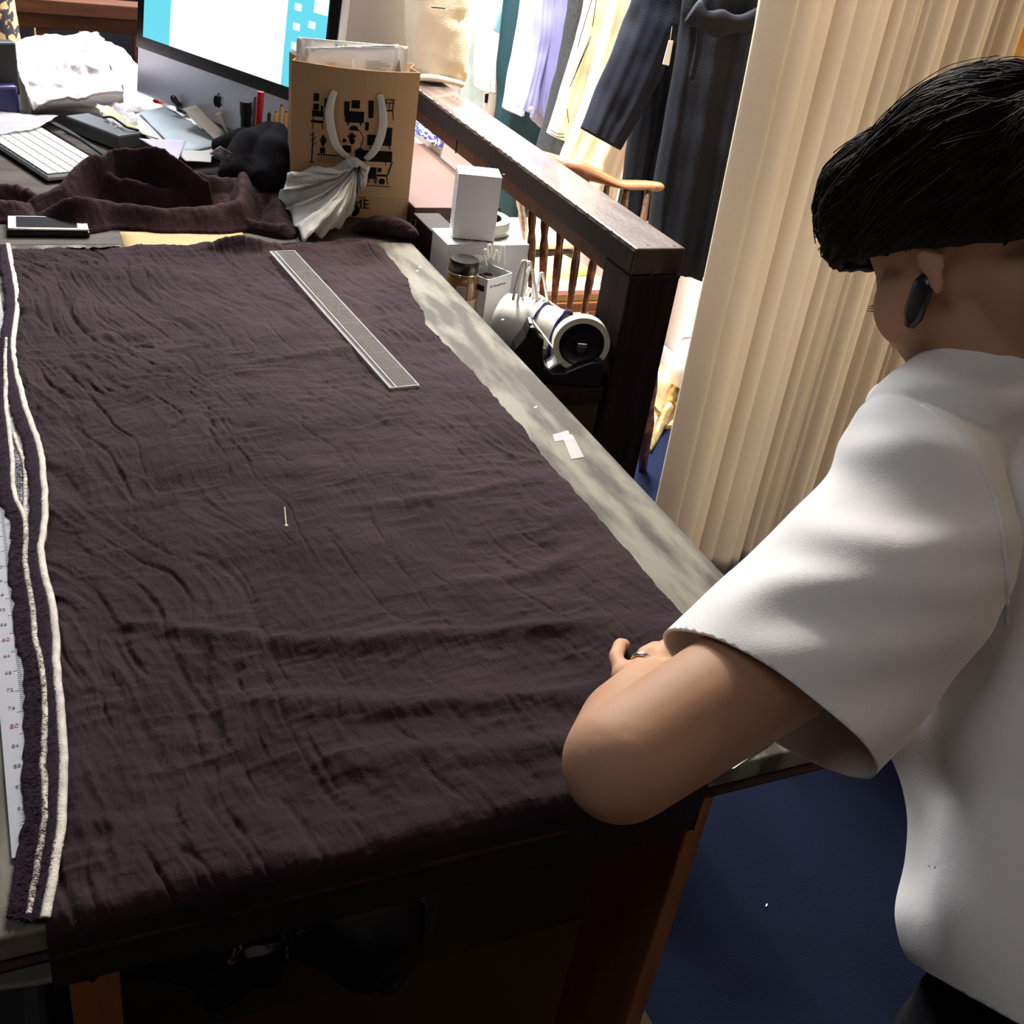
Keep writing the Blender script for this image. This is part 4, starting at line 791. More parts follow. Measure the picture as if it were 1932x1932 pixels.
for i in range(9):
    x = 990 + 7.5 * i; y0 = 540 + 5 * i; W = spline([P(x - 6, y0 + 42, y=1.56 - .004 * i), P(x - 2, y0 + 12, y=1.56 - .004 * i), P(x + 6, y0 + 4, y=1.56 - .004 * i), P(x + 16, y0 + 14, y=1.56 - .004 * i), P(x + 20, y0 + 42, y=1.56 - .004 * i)], 16); MB().tube(W, .0024, 8).build('coil_ring', M['whitegloss'], t, True)
# nested enamel mugs lying down
ax0, ax1 = P(945, 600, z=SZ + .047), P(1052, 634, z=SZ + .047)
axd = N(ax1 - ax0); axd[2] = 0; axd = N(axd); sx = np.array([-axd[1], axd[0], 0]); Rg = np.array([sx, np.cross(axd, sx), axd]); rm = .046
for k, (s0, ln, lb) in enumerate(((0.0, .072, 'white enamel mug lying on its side, blue rim round the second mug'), (.040, .070, 'front enamel mug slid into the first, blue rim facing out'))):
    q = ax0 + axd * s0; q[2] = SZ + rm + .001; t = thing('enamel_mug', lb, 'mug', (q[0], q[1], SZ), 'enamel mugs lying on the side shelf'); r = rm - .0024 * k
    MB().lathe([(.0001, 0), (r * .80, 0), (r * .93, .004), (r * .98, .014), (r, .03), (r, ln), (r - .0015, ln), (r - .0015, .02), (.0001, .005)], q, Rg, 44).build('body', M['whitegloss'], t, True, auto=50)
    an = np.linspace(0, 2 * math.pi, 49); W = [q + axd * ln + sx * r * math.cos(a) + Rg[1] * r * math.sin(a) for a in an]; MB().tube(W, .0018 if k == 0 else .003, 8, cap=False).build('blue_rim', M['blue'], t, True)
    if k: MB().tube(spline([q + axd * .06 + np.array([0, 0, -.01]) + sx * -(r - .002), q + axd * .062 - sx * (r + .018), q + axd * .03 - sx * (r + .020), q + axd * .02 - sx * (r - .002)], 20), .0035, 8, flat=.5).build('handle', M['whitegloss'], t, True)
# tape dispenser
dc = P(1082, 668, z=SZ + .04); dc = np.array([.795, 1.412, SZ]); Rd = rz(-.30); dx_, dz_ = Rd[0], np.array([0, 0, 1.]); dy_ = Rd[1]
t = thing('tape_dispenser', 'heavy black tape dispenser with an ivory roll on the wheel', 'dispenser', dc); Wd = .046
prof = [(-.072, 0), (.074, 0), (.076, .03), (.070, .048), (.054, .046), (.034, .036), (.014, .024), (-.008, .022), (-.020, .030), (-.027, .050), (-.029, .076), (-.038, .082), (-.044, .094), (-.054, .094), (-.058, .076), (-.070, .055), (-.077, .022)]
o = MB().prism(prof, dc - dy_ * Wd / 2, np.array([dx_, dz_, dy_]), Wd).build('body', M['black'], t, False); bv = o.modifiers.new('b', 'BEVEL'); bv.width = .004; bv.segments = 3; bv.limit_method = 'ANGLE'
wc = dc + dx_ * .034 + dz_ * .066; Rw = np.array([dx_, dz_, -dy_])
MB().lathe([(.036, -.009), (.045, -.009), (.045, .009), (.036, .009), (.036, -.009)], wc, Rw, 48).build('tape_ring', M['tape'], t, True, auto=40, label='ivory tape on the wheel')
wh = MB().lathe([(.0001, -.008), (.012, -.010), (.014, -.006), (.030, -.005), (.0358, -.009), (.0358, .009), (.030, .005), (.014, .006), (.012, .010), (.0001, .008)], wc, Rw, 40).build('wheel', M['black'], t, True, auto=40)
MB().box(wc - dy_ * .011, (.016, .003, .008), np.array([dx_, dy_, dz_]), .001).build('hub_highlight', M['steel'], wh)
MB().tube([wc + dx_ * -.020 + dz_ * -.038, dc + dx_ * -.014 + dz_ * .060, dc + dx_ * -.046 + dz_ * .0945], np.array([(.0085, .0004)] * 3), 8, up=dz_).build('tape_tail', M['tape'], t)
cut = MB().box(dc - dx_ * .052 + dz_ * .0955, (.006, .024, .0015), np.array([dx_, dy_, dz_]))
for i in range(9): cut.prism([(-.0013, 0), (.0013, 0), (0, .002)], dc - dx_ * .055 + dz_ * .0958 + dy_ * (-.0105 + .0026 * i), np.array([dy_, dz_, dx_]), .0006)
cut.build('cutter', M['steel'], t, label='bright toothed cutter')
MB().box(dc - dx_ * .006 + dz_ * .030 - dy_ * .0, (.030, .034, .003), np.array([N(dx_ + .9 * dz_), dy_, N(dz_ - .9 * dx_)])).build('label', M['white'], t)
# tan wooden blocks / folded card in the gap
for i, (px, py, z, dm, an, lb) in enumerate(((808, 463, .70, (.022, .026, .02), .5, 'small folded tan card nearest the purple roll'), (800, 475, .68, (.03, .035, .012), .8, 'middle tan card strip in the gap beside the table'), (812, 486, .66, (.03, .05, .01), .7, 'lowest tan card strip in the gap beside the table'), (822, 428, .735, (.016, .075, .014), .75, 'tan wooden stick lying behind the white cartons'))):
    q = P(px, py, z=z); 
    tag(MB().box(q, dm, rz(an), .001).build('tan_block', M['tan']), lb, 'card')
    if i < 3: pass
tag(MB().box((.72, 1.79, .685), (.05, .1, .125), ch=.002).build('dark_carton', M['darkpost']), 'dark box in the gap under the tan cards', 'box')

# ================================================================== beyond the railing
# canvas cover and board at the far end of the railing
bd_ = P(640, 100, y=2.56); tq = thing('taupe_board', 'grey-brown upright board behind the paper bag', 'board', (.82, 2.56, .72))
MB().box((.828, 2.57, 1.01), (.185, .02, .58), ch=.003).build('panel', M['taupe'], tq); MB().box((.722, 2.575, 1.01), (.02, .03, .58), ch=.003).build('frame_strip', M['canvas'], tq, label='cream strip along the left edge'); MB().box((.828, 2.58, .76), (.04, .02, .08)).build('foot', M['taupe'], tq)
rings = []
for i, (pl, pr_, py, dep) in enumerate(((766, 886, -60, .04), (766, 884, 0, .045), (768, 882, 60, .05), (772, 880, 110, .055), (774, 878, 135, .055), (776, 872, 150, .045), (785, 866, 157, .02))):
    a, b = P(pl, py - (6 if i > 3 else 0), y=2.45), P(pr_, py + (4 if i > 3 else 0), y=2.45); c = (a + b) / 2; ha = (b - a) / 2; an = np.linspace(0, 2 * math.pi, 36, endpoint=False)
    rings.append(np.array([c + ha * np.sign(math.cos(t_)) * abs(math.cos(t_)) ** .6 + np.array([0, dep, 0]) * math.sin(t_) * (1 + .12 * math.sin(5 * t_ + i)) for t_ in an]))
rg = np.array(rings); up_ = spline(rg.reshape(len(rings), -1), 40).reshape(40, 36, 3); mbl = MB().loft(list(up_)); V = np.concatenate(mbl.V); V += np.array([0, 1, 0]) * (.008 * fbm(V * 14, 3))[:, None]; V[:, 2] = np.maximum(V[:, 2], RZ0 + .002)
t = thing('canvas_cover', 'cream canvas garment cover resting on the far end of the rail', 'cover', (.95, 2.45, RZ0)); mesh_np('cloth_body', V, mbl.F, M['canvas'], t, True)
MB().tube(spline([P(775, 148, y=2.40), P(810, 146, y=2.39), P(845, 152, y=2.39), P(872, 160, y=2.40)], 20), .007, 10).build('rolled_hem', M['canvas'], t, True)
MB().tube([P(814, 14, y=2.395), P(840, 16, y=2.395)], .0012, 6).build('stitch_mark', M['ink'], t)

# garments
rack = thing('clothes_rack', 'long wall rack carrying the hanging garments', 'rack', (1.62, 3.4, 0))
MB().tube([(1.62, 1.95, 1.62), (1.62, 5.0, 1.62)], .012, 14).build('rod', M['steel'], rack, True)
for yy in (2.02, 3.5, 4.95): MB().tube([(1.62, yy, 1.62), (1.879, yy, 1.62)], .010, 10).build('bracket', M['steel'], rack, True)
def garment(name, m, label, rows, y, dep=.04, pleat=6, amp=.25, top=1.42, sleeve=None, cuff=None, seed=0, hang=True, shoulder=True):
    base = P((rows[-1][0] + rows[-1][2]) / 2, rows[-1][3], y=y); t = thing(name, label, 'garment', base, 'garments on the wall rack'); n = 72; an = np.linspace(0, 2 * math.pi, n, endpoint=False)
    def ringof(a, b, dp, am, ph): 
        c = (a + b) / 2; h = (b - a) / 2; rr = 1 + am * np.sin(pleat * an + ph) * .5 + am * .3 * np.sin((2 * pleat + 1) * an + 2 * ph)
        return c + np.cos(an)[:, None] * h + np.array([0, 1, 0]) * (dp * np.sin(an) * rr)[:, None] + np.outer(np.cos(an) * 0, [1, 0, 0])
    def body(rows, nm, parent, dp, am, top_, extra=True):
        R = [(P(r[0], r[1], y=y), P(r[2], r[3], y=y)) for r in rows]
        if extra:
            a, b = R[0]; zt = top_; ext = (zt - (a[2] + b[2]) / 2)
            if ext > .02: R = [(np.array([(a[0] * .75 + b[0] * .25), y, zt]), np.array([(b[0] * .75 + a[0] * .25), y, zt - .0])), (np.array([a[0], y, zt - .06]), np.array([b[0], y, zt - .06]))] + R
        A = spline([np.concatenate(k) for k in R], 8 * len(R)); rg = []
        for i, q in enumerate(A): f = i / (len(A) - 1); rg.append(ringof(q[:3], q[3:], dp * (.6 + .6 * f), am * (.3 + f), seed + .6 * f))
        mb = MB().loft(rg, True); V = np.concatenate(mb.V); V += np.array([0, 1, 0]) * (.006 * fbm(V * 12 + seed, 2))[:, None]; return mesh_np(nm, V, mb.F, m, parent, True)
    body(rows, 'garment_body', t, dep, amp, top)
    if sleeve:
        yo = y; y = y - .045 * np.sign(1); s_ = body(sleeve, 'sleeve', t, .03, .15, 1.25, True); y = yo
        if cuff: r0 = cuff
    if hang:
        a, b = P(rows[0][0], rows[0][1], y=y), P(rows[0][2], rows[0][3], y=y); cx = (a[0] + b[0]) / 2
        MB().tube(spline([(cx, y, top), (cx, y, top + .07), (cx + (1.62 - cx) * .8, y, 1.55), (1.62, y, 1.60)], 12), .0025, 6).build('hanger_hook', M['steel'], t, True)
    return t
dr_ = garment('black_dress', M['navy2'], 'long gathered black dress hanging nearest the cream curtain', [(1292, -10, 1470, 0), (1285, 60, 1450, 60), (1262, 200, 1418, 200), (1237, 360, 1378, 360), (1218, 500, 1340, 512)], 2.42, .06, 9, .32, 1.36, seed=1)
W = spline([P(1305, 20, y=2.34), P(1330, 36, y=2.33), P(1370, 46, y=2.33), (P(1425, 40, y=2.34)), P(1450, 30, y=2.36)], 24); MB().tube(W, np.array([(.010, .026 + .006 * math.sin(i * .8)) for i in range(24)]), 14).build('waist_tie', M['navy2'], dr_, True)
MB().tube(spline([P(1335, -30, y=2.34), P(1330, 0, y=2.33), P(1322, 40, y=2.33), P(1318, 90, y=2.34), P(1305, 150, y=2.345)], 24), .008, 8, flat=.4).build('tie_end', M['navy2'], dr_, True)
tg = P(1262, 100, y=2.36); q = [P(1262, 76, y=2.355), P(1270, 77, y=2.355), P(1262, 124, y=2.355), P(1250, 121, y=2.355)]
o = thing('price_tag', 'white hanging price tag on the dark coat edge', 'tag', q[2]); solid(MB().add(q, [(0, 1, 2, 3)]).build('card', M['white'], o), .0012); MB().tube([P(1264, 79, y=2.355), P(1268, 50, y=2.36)], .0006, 6).build('string', M['chip'], o)
ct_ = garment('navy_coat', M['navy'], 'dark navy coat whose wide sleeve hangs in front of cream cloth', [(1218, -10, 1318, 0), (1212, 100, 1300, 100), (1195, 220, 1282, 230), (1178, 330, 1262, 340), (1165, 400, 1245, 410)], 2.62, .05, 6, .25, 1.38,
  sleeve=[(1196, -10, 1300, 10), (1165, 70, 1268, 95), (1128, 160, 1222, 190), (1095, 242, 1168, 282)], seed=2)
for px, py in ((1252, 40), (1228, 122), (1207, 188)): MB().ell(P(px, py, y=2.565), (.008, .003, .008), None, 12, 8).build('button', M['black'], ct_, True)
garment('cream_dress', M['creamcloth'], 'cream cotton dress hanging behind the navy coat sleeve', [(1150, -10, 1262, 0), (1120, 120, 1220, 130), (1085, 230, 1200, 240), (1058, 300, 1168, 320), (1052, 360, 1150, 400)], 2.86, .06, 5, .25, 1.4, seed=3)
ss = garment('striped_shirt', M['creamcloth'], 'cream shirt with thin dark stripes and a striped cuff', [(1118, -10, 1200, 0), (1105, 90, 1180, 95), (1085, 180, 1150, 190), (1072, 235, 1135, 250)], 3.02, .05, 4, .2, 1.35,
  sleeve=[(1105, -10, 1168, 5), (1080, 90, 1140, 100), (1055, 180, 1108, 190), (1040, 232, 1085, 236), (1034, 252, 1066, 264)], seed=4)
for pts in ([(1118, -5), (1098, 60), (1090, 90)], [(1125, 0), (1118, 50)], [(1112, 80), (1090, 130), (1075, 165)], [(1115, 68), (1095, 115), (1082, 150)], [(1070, 205), (1073, 232)]): MB().tube(spline([P(*p, y=2.94) for p in pts], 12), .0011, 6).build('stripe', M['ink'], ss)
for dy in (0, 6): MB().tube(spline([P(1039, 245 + dy, y=2.94), P(1050, 252 + dy, y=2.935), P(1064, 253 + dy, y=2.94)], 10), .0012, 6).build('cuff_stripe', M['ink'], ss)
garment('charcoal_dress', M['charcoal'], 'long narrow charcoal dress beside the lavender shirt', [(1076, -10, 1108, 0), (1060, 90, 1095, 95), (1042, 180, 1078, 190), (1024, 250, 1062, 265), (1012, 290, 1058, 310)], 3.22, .05, 3, .2, 1.4, seed=5)
ls = garment('lavender_shirt', M['lav'], 'lavender shirt with a pointed hem between white and charcoal', [(1025, -10, 1070, 0), (1018, 60, 1062, 65), (1012, 130, 1050, 135), (1005, 190, 1040, 195), (1012, 225, 1022, 243)], 3.42, .05, 5, .35, 1.35,
  sleeve=[(1010, -10, 1045, 0), (1003, 80, 1035, 85), (990, 150, 1018, 155), (975, 188, 1014, 195), (972, 200, 1008, 216)], seed=6)
MB().ell(P(1001, 205, y=3.33), (.008, .004, .008), None, 12, 8).build('cuff_button', M['white'], ls, True)
garment('pale_lavender_shirt', M['palelav'], 'pale lavender-white shirt between the teal sleeve and lavender shirt', [(985, -10, 1025, 0), (972, 80, 1012, 85), (958, 150, 1000, 155), (950, 205, 985, 215)], 3.62, .05, 4, .2, 1.35, seed=7)
garment('teal_top', M['teal'], 'teal short sleeved top between two white shirts', [(952, -10, 980, 0), (945, 30, 972, 34), (936, 60, 961, 68)], 3.82, .05, 3, .12, 1.35, seed=8)
garment('white_shirt', M['whitecloth'], 'white long sleeved shirt left of the teal sleeve', [(902, -10, 950, 0), (898, 60, 945, 62), (895, 120, 940, 125), (896, 165, 938, 173)], 4.05, .05, 4, .15, 1.35, seed=9)
garment('white_undershirt', M['whitecloth'], 'white shirt tail showing under the teal sleeve', [(945, 20, 972, 20), (940, 80, 965, 85), (935, 130, 960, 140), (938, 160, 958, 168)], 3.95, .04, 4, .15, 1.3, seed=10)
gg = garment('grey_green_coat', M['greygreen'], 'grey-green coat behind the white sleeve with a square black label', [(872, 20, 935, 20), (870, 120, 935, 125), (866, 190, 935, 200), (870, 230, 940, 240)], 4.35, .05, 4, .15, 1.35, seed=11)
MB().add([P(915, 177, y=4.25), P(932, 176, y=4.25), P(931, 195, y=4.25), P(914, 194, y=4.25)], [(0, 1, 2, 3)]).build('square_label', M['ink'], gg)
garment('dark_teal_skirt', M['tealdark'], 'dark teal skirt hanging low behind the pale shirts', [(940, 100, 1010, 110), (938, 180, 1020, 190), (930, 260, 1025, 285), (930, 400, 1020, 440)], 3.75, .06, 5, .2, 1.2, seed=12)
garment('pale_blue_shirt', M['paleblue'], 'pale blue shirt right behind the canvas cover', [(880, -10, 905, 0), (878, 60, 900, 62), (880, 110, 895, 118)], 4.55, .05, 3, .2, 1.35, seed=13)
garment('patterned_blouse', M['patterned'], 'blue and white patterned blouse low behind the rail end', [(850, 100, 885, 100), (850, 170, 880, 175), (770, 240, 830, 280)], 4.7, .05, 3, .2, 1.2, seed=14)

# Windsor chair
wcz = .745; cr0, cr1 = P(1062, 312, z=wcz), P(1243, 352, z=wcz); ch = thing('windsor_chair', 'varnished spindle back wooden chair beyond the railing', 'chair', (1.28, 2.15, 0))
cl = P(985, 318, z=wcz - .01)
W = spline([P(960, 312, z=wcz), P(1010, 300, z=wcz + .008), P(1070, 316, z=wcz + .018), P(1120, 330, z=wcz + .010), P(1170, 347, z=wcz), P(1210, 349, z=wcz), P(1240, 352, z=wcz)], 40)
rad = [(.014 + .004 * math.sin(i / 39 * 3.14), (.034 if i < 16 else .034 - .020 * min(1, (i - 16) / 10)) * (1 if i < 34 else 1.15)) for i in range(40)]
MB().tube(W, np.array([(a_, b_ * .55) for a_, b_ in rad]), 18).build('crest_rail', M['honey'], ch, True); MB().ell(W[-1], (.016, .015, .0095), None, 16, 12).build('crest_end', M['honey'], ch, True)
sps = [((981, 380), (994, 470)), ((1004, 397), (1001, 560)), ((1029, 413), (1022, 580)), ((1059, 436), (1042, 600)), ((1090, 461), (1070, 610)), ((1120, 481), (1096, 620)), ((1149, 506), (1122, 640)), ((1182, 372), (1150, 650)), ((1217, 372), (1172, 690))]
seatz = .43
for i, (a_, b_) in enumerate(sps):
    bt_ = P(*b_, z=seatz); dd = np.array(a_, float) - b_; 
    tpx = np.array(b_) + dd * ((b_[1] - 335) / (b_[1] - a_[1])); tt = W[np.argmin([abs(np.dot(RC[0], w2 - CAM) / np.dot(RC[2], w2 - CAM) * FPX + 966 - tpx[0]) for w2 in W])]
    pts = [tt + (bt_ - tt) * k for k in np.linspace(0, 1, 15)]; rr = np.array([.006, .0065, .007, .0078, .0085, .0092, .0098, .0075, .0098, .0095, .009, .008, .007, .0065, .006]); MB().tube(pts, rr, 12).build('spindle', M['spindle'], ch, True)
sc = (P(1000, 560, z=seatz) + P(1170, 690, z=seatz)) / 2; sdir = N((P(1170, 690, z=seatz) - P(1000, 560, z=seatz)) * (1, 1, 0)); sn = np.array([-sdir[1], sdir[0], 0]); 
if sn[0] > 0: sn = -sn
c0 = sc + sn * .17; an = np.linspace(0, 2 * math.pi, 40, endpoint=False); mb = MB()
rgs = [np.array([c0 + sdir * math.cos(a) * .215 * s + sn * math.sin(a) * .20 * s + np.array([0, 0, z]) for a in an]) for s, z in ((.9, -.035), (1, -.025), (1, -.006), (.96, 0), (.5, -.01), (.05, -.012))]
mb.loft(rgs).build('seat', M['honey'], ch, True)
lf = P(1212, 888, z=0)
for sx_, sy_ in ((-1, -1), (1, -1), (-1, 1), (1, 1)):
    top_ = c0 + sdir * .13 * sx_ + sn * .12 * sy_ + np.array([0, 0, -.03]); bot = c0 + sdir * .19 * sx_ + sn * .18 * sy_; bot[2] = .0
    if (sx_, sy_) == (1, -1): bot = lf.copy(); top_ = .75 * (lf + np.array([0, 0, .41])) + .25 * top_
    MB().tube([top_ + (bot - top_) * k for k in np.linspace(0, 1, 9)], [.011, .013, .016, .019, .015, .019, .016, .013, .011], 12).build('leg', M['spindle'], ch, True)
# display bench with books near the wall
bq = P(1120, 548, z=.30); bn = thing('display_bench', 'thick pale wooden bench beyond the chair spindles', 'bench', (1.55, 2.95, 0))
b0 = P(1060, 553, z=.30); b1 = P(1180, 560, z=.30)
bw = b1[0] - b0[0] + .12; bx = (b0[0] + b1[0]) / 2 - .06
MB().box((bx, b0[1] + .16, .275), (bw, .32, .045), ch=.003).build('bench_top', M['woodfloor'], bn); MB().box((bx, b0[1] - .005, .262), (bw - .005, .02, .03), ch=.003).build('front_apron', M['honey'], bn)
for sx_ in (-1, 1): MB().box((bx + (bw / 2 - .04) * sx_, b0[1] + .06, .13), (.04, .04, .235), ch=.002).build('leg', M['honey'], bn)
zt = .298
for i, (px, py, sz, mm, h, nm, lb) in enumerate(((1045, 535, (.24, .17), 'pinkbook', .014, 'pink_book', 'pink-edged book lying under the yellow one'), (1050, 522, (.20, .15), 'paper', .01, 'white_magazine', 'white magazine between the pink book and yellow one'), (1045, 508, (.17, .13), 'yellow', .012, 'yellow_book', 'yellow covered book on the bench beyond the spindles'))):
    q = P(px, py, z=zt); t = thing(nm, lb, 'book', (q[0], q[1], zt)); MB().box((q[0], q[1], zt + h / 2), (*sz, h), rz(.1 * i), .001).build('cover', M[mm], t); MB().box((q[0], q[1], zt + h / 2), (sz[0] + .001, sz[1] - .004, h * .6), rz(.1 * i)).build('pages', M['paper'], t); zt += h + .0005
q = P(1040, 470, z=.36); t = thing('white_stool_cushion', 'white rounded cushion on a black base behind the spindles', 'cushion', (q[0], q[1], .30)); MB().box((q[0] - .01, q[1] + .16, .315), (.26, .2, .03), ch=.004).build('black_base', M['black'], t); MB().box((q[0] - .01, q[1] + .16, .350), (.25, .19, .04), ch=.012).build('pad', M['whitegloss'], t, True)
# gilded leg and white drape beside the curtain
fz = P(1224, 852, z=.0); t = thing('gilded_stand', 'gilded curved stand foot on the blue carpet behind the chair leg', 'stand', fz)
W = spline([P(1222, 848, z=.01), P(1236, 825, y=2.22), P(1246, 800, y=2.26), P(1256, 778, y=2.30), P(1272, 758, y=2.32)], 20); MB().tube(W, np.linspace(.011, .02, 20), 12).build('foot', M['gold'], t, True)
W = spline([P(1232, 765, y=2.27), P(1238, 775, y=2.28), P(1250, 786, y=2.29), P(1262, 775, y=2.30)], 14); MB().tube(W, np.linspace(.004, .012, 14), 10).build('scroll', M['gold'], t, True)
qq = P(1278, 745, y=2.32); MB().lathe([(.001, -.75 + .75), (.03, 0), (.035, .04), (.018, .07), (.03, .10), (.02, .12), (.001, .12)], (qq[0], qq[1], qq[2] - .03), None, 18).build('turned_stem', M['gold'], t, True)
MB().lathe([(.02, 0), (.045, .02), (.05, .09), (.035, .14), (.001, .15)], (qq[0] + .015, qq[1], qq[2] + .02), None, 24).build('white_pad', M['whitecloth'], t, True)

# ================================================================== curtain
def curtain(name, m, x0, x1, y, z0, z1, folds, label, amp=.04, seed=0, lean=0, nz=60, ret=0):
    nx = 620; xs = np.linspace(0, 1, nx); zz = np.linspace(0, 1, nz); Xs, Zs = np.meshgrid(xs, zz)
    f0 = np.interp(xs, np.linspace(0, 1, len(folds)), np.cumsum(folds) - folds[0]); f0 = f0 / f0[-1] * (len(folds) - 1)
    ph = 2 * math.pi * f0[None] + .5 * fbm(np.stack([Xs * 6, Zs * 1.2, 0 * Xs + seed], -1), 2)
    a1 = np.abs(np.sin(ph / 2)) ** .55; a2 = np.abs(np.sin(ph * 1.5 + 1.1)) ** .7
    wv = -(1.5 * a1 + .35 * a2 - 1); Am = amp * (.6 + .5 * Zs[::-1]) * (1 + .3 * fbm(np.stack([Xs * 4, Zs * .7, 0 * Xs + seed + 5], -1), 2))
    X_ = x0 + (x1 - x0) * Xs + .25 * Am * np.cos(ph / 2) + lean * (1 - Zs); Y_ = y + Am * wv + ret * np.clip(1 - Xs / .05, 0, 1) ** 1.3; Z_ = z0 + (z1 - z0) * Zs
    t = thing(name, label, 'curtain', ((x0 + x1) / 2, y, z0)); solid(mesh_np('drape', np.stack([X_, Y_, Z_], -1).reshape(-1, 3), gridF(nx, nz), m, t), .0015)
    MB().tube([(x0 - .05, y, z1 + .02), (x1 + .05, y, z1 + .02)], .012, 12).build('rod', M['steel'], t, True); return t
curtain('cream_curtain', M['curtain'], 1.165, 1.70, 1.60, .03, 2.35, [1, .6, .6, .9, 1.3, .8, 1.2], 'tall cream curtain in loose folds behind the bending person', .036, 2, .05, ret=.04)
curtain('gold_curtain', M['curtain2'], 1.66, 2.9, 1.67, .03, 2.35, [1, 1, 1, 1, 1, 1, 1, 1], 'golden lit curtain at the top right edge', .03, 8)

# ================================================================== under the table
tag(MB().box((.37, .71, .003), (.68, .36, .006)).build('cardboard_sheet', M['brownbag']), 'flat brown cardboard sheet on the floor before the large box', 'cardboard')
t = thing('cardboard_box', 'large brown cardboard box under the table', 'box', (.27, .95, 0)); MB().box((.38, 1.17, .19), (.68, .60, .38), ch=.003).build('carton', M['brownbag'], t); MB().box((.255, 1.17, .382), (.05, .60, .002)).build('packing_tape', M['tan'], t)
tag(MB().box((-.10, .86, .16), (.13, .30, .32), ch=.012).build('storage_box', M['bluegrey'], None), 'blue-grey plastic box beside the left table leg', 'box')
tag(patch('pale_parcel', [P(-40, 1826, z=.34), P(100, 1812, z=.34), P(104, 1850, z=.335), P(-40, 1870, z=.335)], M['greygreen'], None, .004, 15, 14, 8, .012), 'pale grey parcel on the blue-grey box', 'parcel')
mb = MB(); mb.ell(P(690, 1700, y=.74), (.085, .06, .10)).ell(P(705, 1760, y=.74), (.065, .055, .075)).ell(P(640, 1690, y=.76), (.09, .06, .09)).ell(P(690, 1650, y=.76), (.09, .07, .10))
V, F = remesh(mb, .006, 6, lambda V: .006 * fbm(V * 14, 3)); zb = V[:, 2].min()
bp = thing('backpack', 'black nylon backpack with a hanging strap loop under the table', 'backpack', (P(690, 1720, y=.74)[0], .74, zb)); mesh_np('pack_body', V, F, M['backpack'], bp, True)
MB().tube(spline([P(705, 1800, y=.70), P(712, 1845, y=.69), P(735, 1868, y=.69), P(760, 1845, y=.70), P(770, 1790, y=.71)], 24), .0075, 8, flat=.4).build('strap', M['backpack'], bp, True); MB().tube(spline([P(775, 1690, y=.70), P(800, 1700, y=.69), P(796, 1770, y=.70), P(772, 1790, y=.71)], 16), .006, 8, flat=.4).build('strap', M['backpack'], bp, True)
mb = MB(); mb.ell(P(430, 1740, y=.70), (.075, .05, .07)).ell(P(440, 1800, y=.70), (.045, .035, .055)).ell(P(340, 1735, y=.70), (.06, .045, .045)).ell(P(490, 1740, y=.70), (.035, .035, .05))
V, F = remesh(mb, .006, 3, lambda V: .010 * fbm(V * 20, 3, True)); tag(mesh_np('black_plastic_bag', V, F, M['shinybag'], None, True), 'glossy black plastic bag under the table left of the backpack', 'bag')
tag(MB().box(P(1446, 1708, z=.002), (.006, .002, .0015), rz(.6)).build('lint_speck', M['chipwhite']), 'tiny white speck of lint on the blue carpet', 'lint')

# ================================================================== the woman
wm = thing('person', 'person in a white short sleeved top bending over the table, dark hair, long dark earring', 'person', (.80, .12, 0))
# --- head frame
F_ = CV(-.42, .36, .83); F_ = N(F_); U_ = CV(-.25, -.93, .25); U_ = N(U_ - (U_ @ F_) * F_); L_ = N(np.cross(U_, F_)); HR = np.array([F_, L_, U_])
EAR = P(1738, 475, t=.84); HC = EAR - L_ * .072
def hp(f, l, u): return HC + F_ * f + L_ * l + U_ * u
ctrs = dict(neck=P(1905, 640, t=.93), shL=P(1735, 880, t=.865), shR=P(2330, 850, t=1.06), chest=P(2010, 1050, t=.95), waist=P(2070, 1500, t=.97), hip=P(2120, 1960, t=1.03))
elb, wri = P(1172, 1440, t=.68), P(1222, 1295, t=.905)
mb = MB()
mb.ell(hp(-.008, 0, .026), (.090, .074, .080), HR).ell(hp(.035, 0, -.015), (.058, .058, .080), HR).ell(hp(.040, 0, -.062), (.046, .048, .042), HR).ell(hp(.062, 0, -.085), (.024, .026, .022), HR)
mb.chain([hp(.082, 0, .010), hp(.096, 0, -.012), hp(.098, 0, -.021)], [.007, .009, .0095]); mb.ell(hp(.094, .009, -.023), (.007, .006, .005), HR).ell(hp(.094, -.009, -.023), (.007, .006, .005), HR)
mb.ell(hp(.088, 0, -.047), (.010, .022, .006), HR).ell(hp(.086, 0, -.057), (.010, .018, .0065), HR)
for s_ in (-1, 1):
    mb.ell(hp(.040, .043 * s_, -.018), (.036, .026, .034), HR)
    mb.ell(hp(-.006, .073 * s_, -.008), (.012, .005, .016), HR).ell(hp(-.002, .072 * s_, -.026), (.006, .005, .009), HR)
mb.chain([hp(-.03, 0, -.03), ctrs['neck']], [.050, .056]); mb.chain([ctrs['neck'], ctrs['chest']], [.056, .085]); mb.chain([ctrs['chest'], ctrs['waist'], ctrs['hip']], [.085, .08, .10])
mb.chain([ctrs['neck'], ctrs['shL']], [.05, .045]); mb.chain([ctrs['neck'], ctrs['shR']], [.05, .045])
um = P(1492, 1236, t=.765)
mb.chain([ctrs['shL'], um, elb], [.042, .042, .036], 24); fm = elb + (wri - elb) * .35; mb.chain([elb, fm, wri], [.036, .037, .0235], 24)
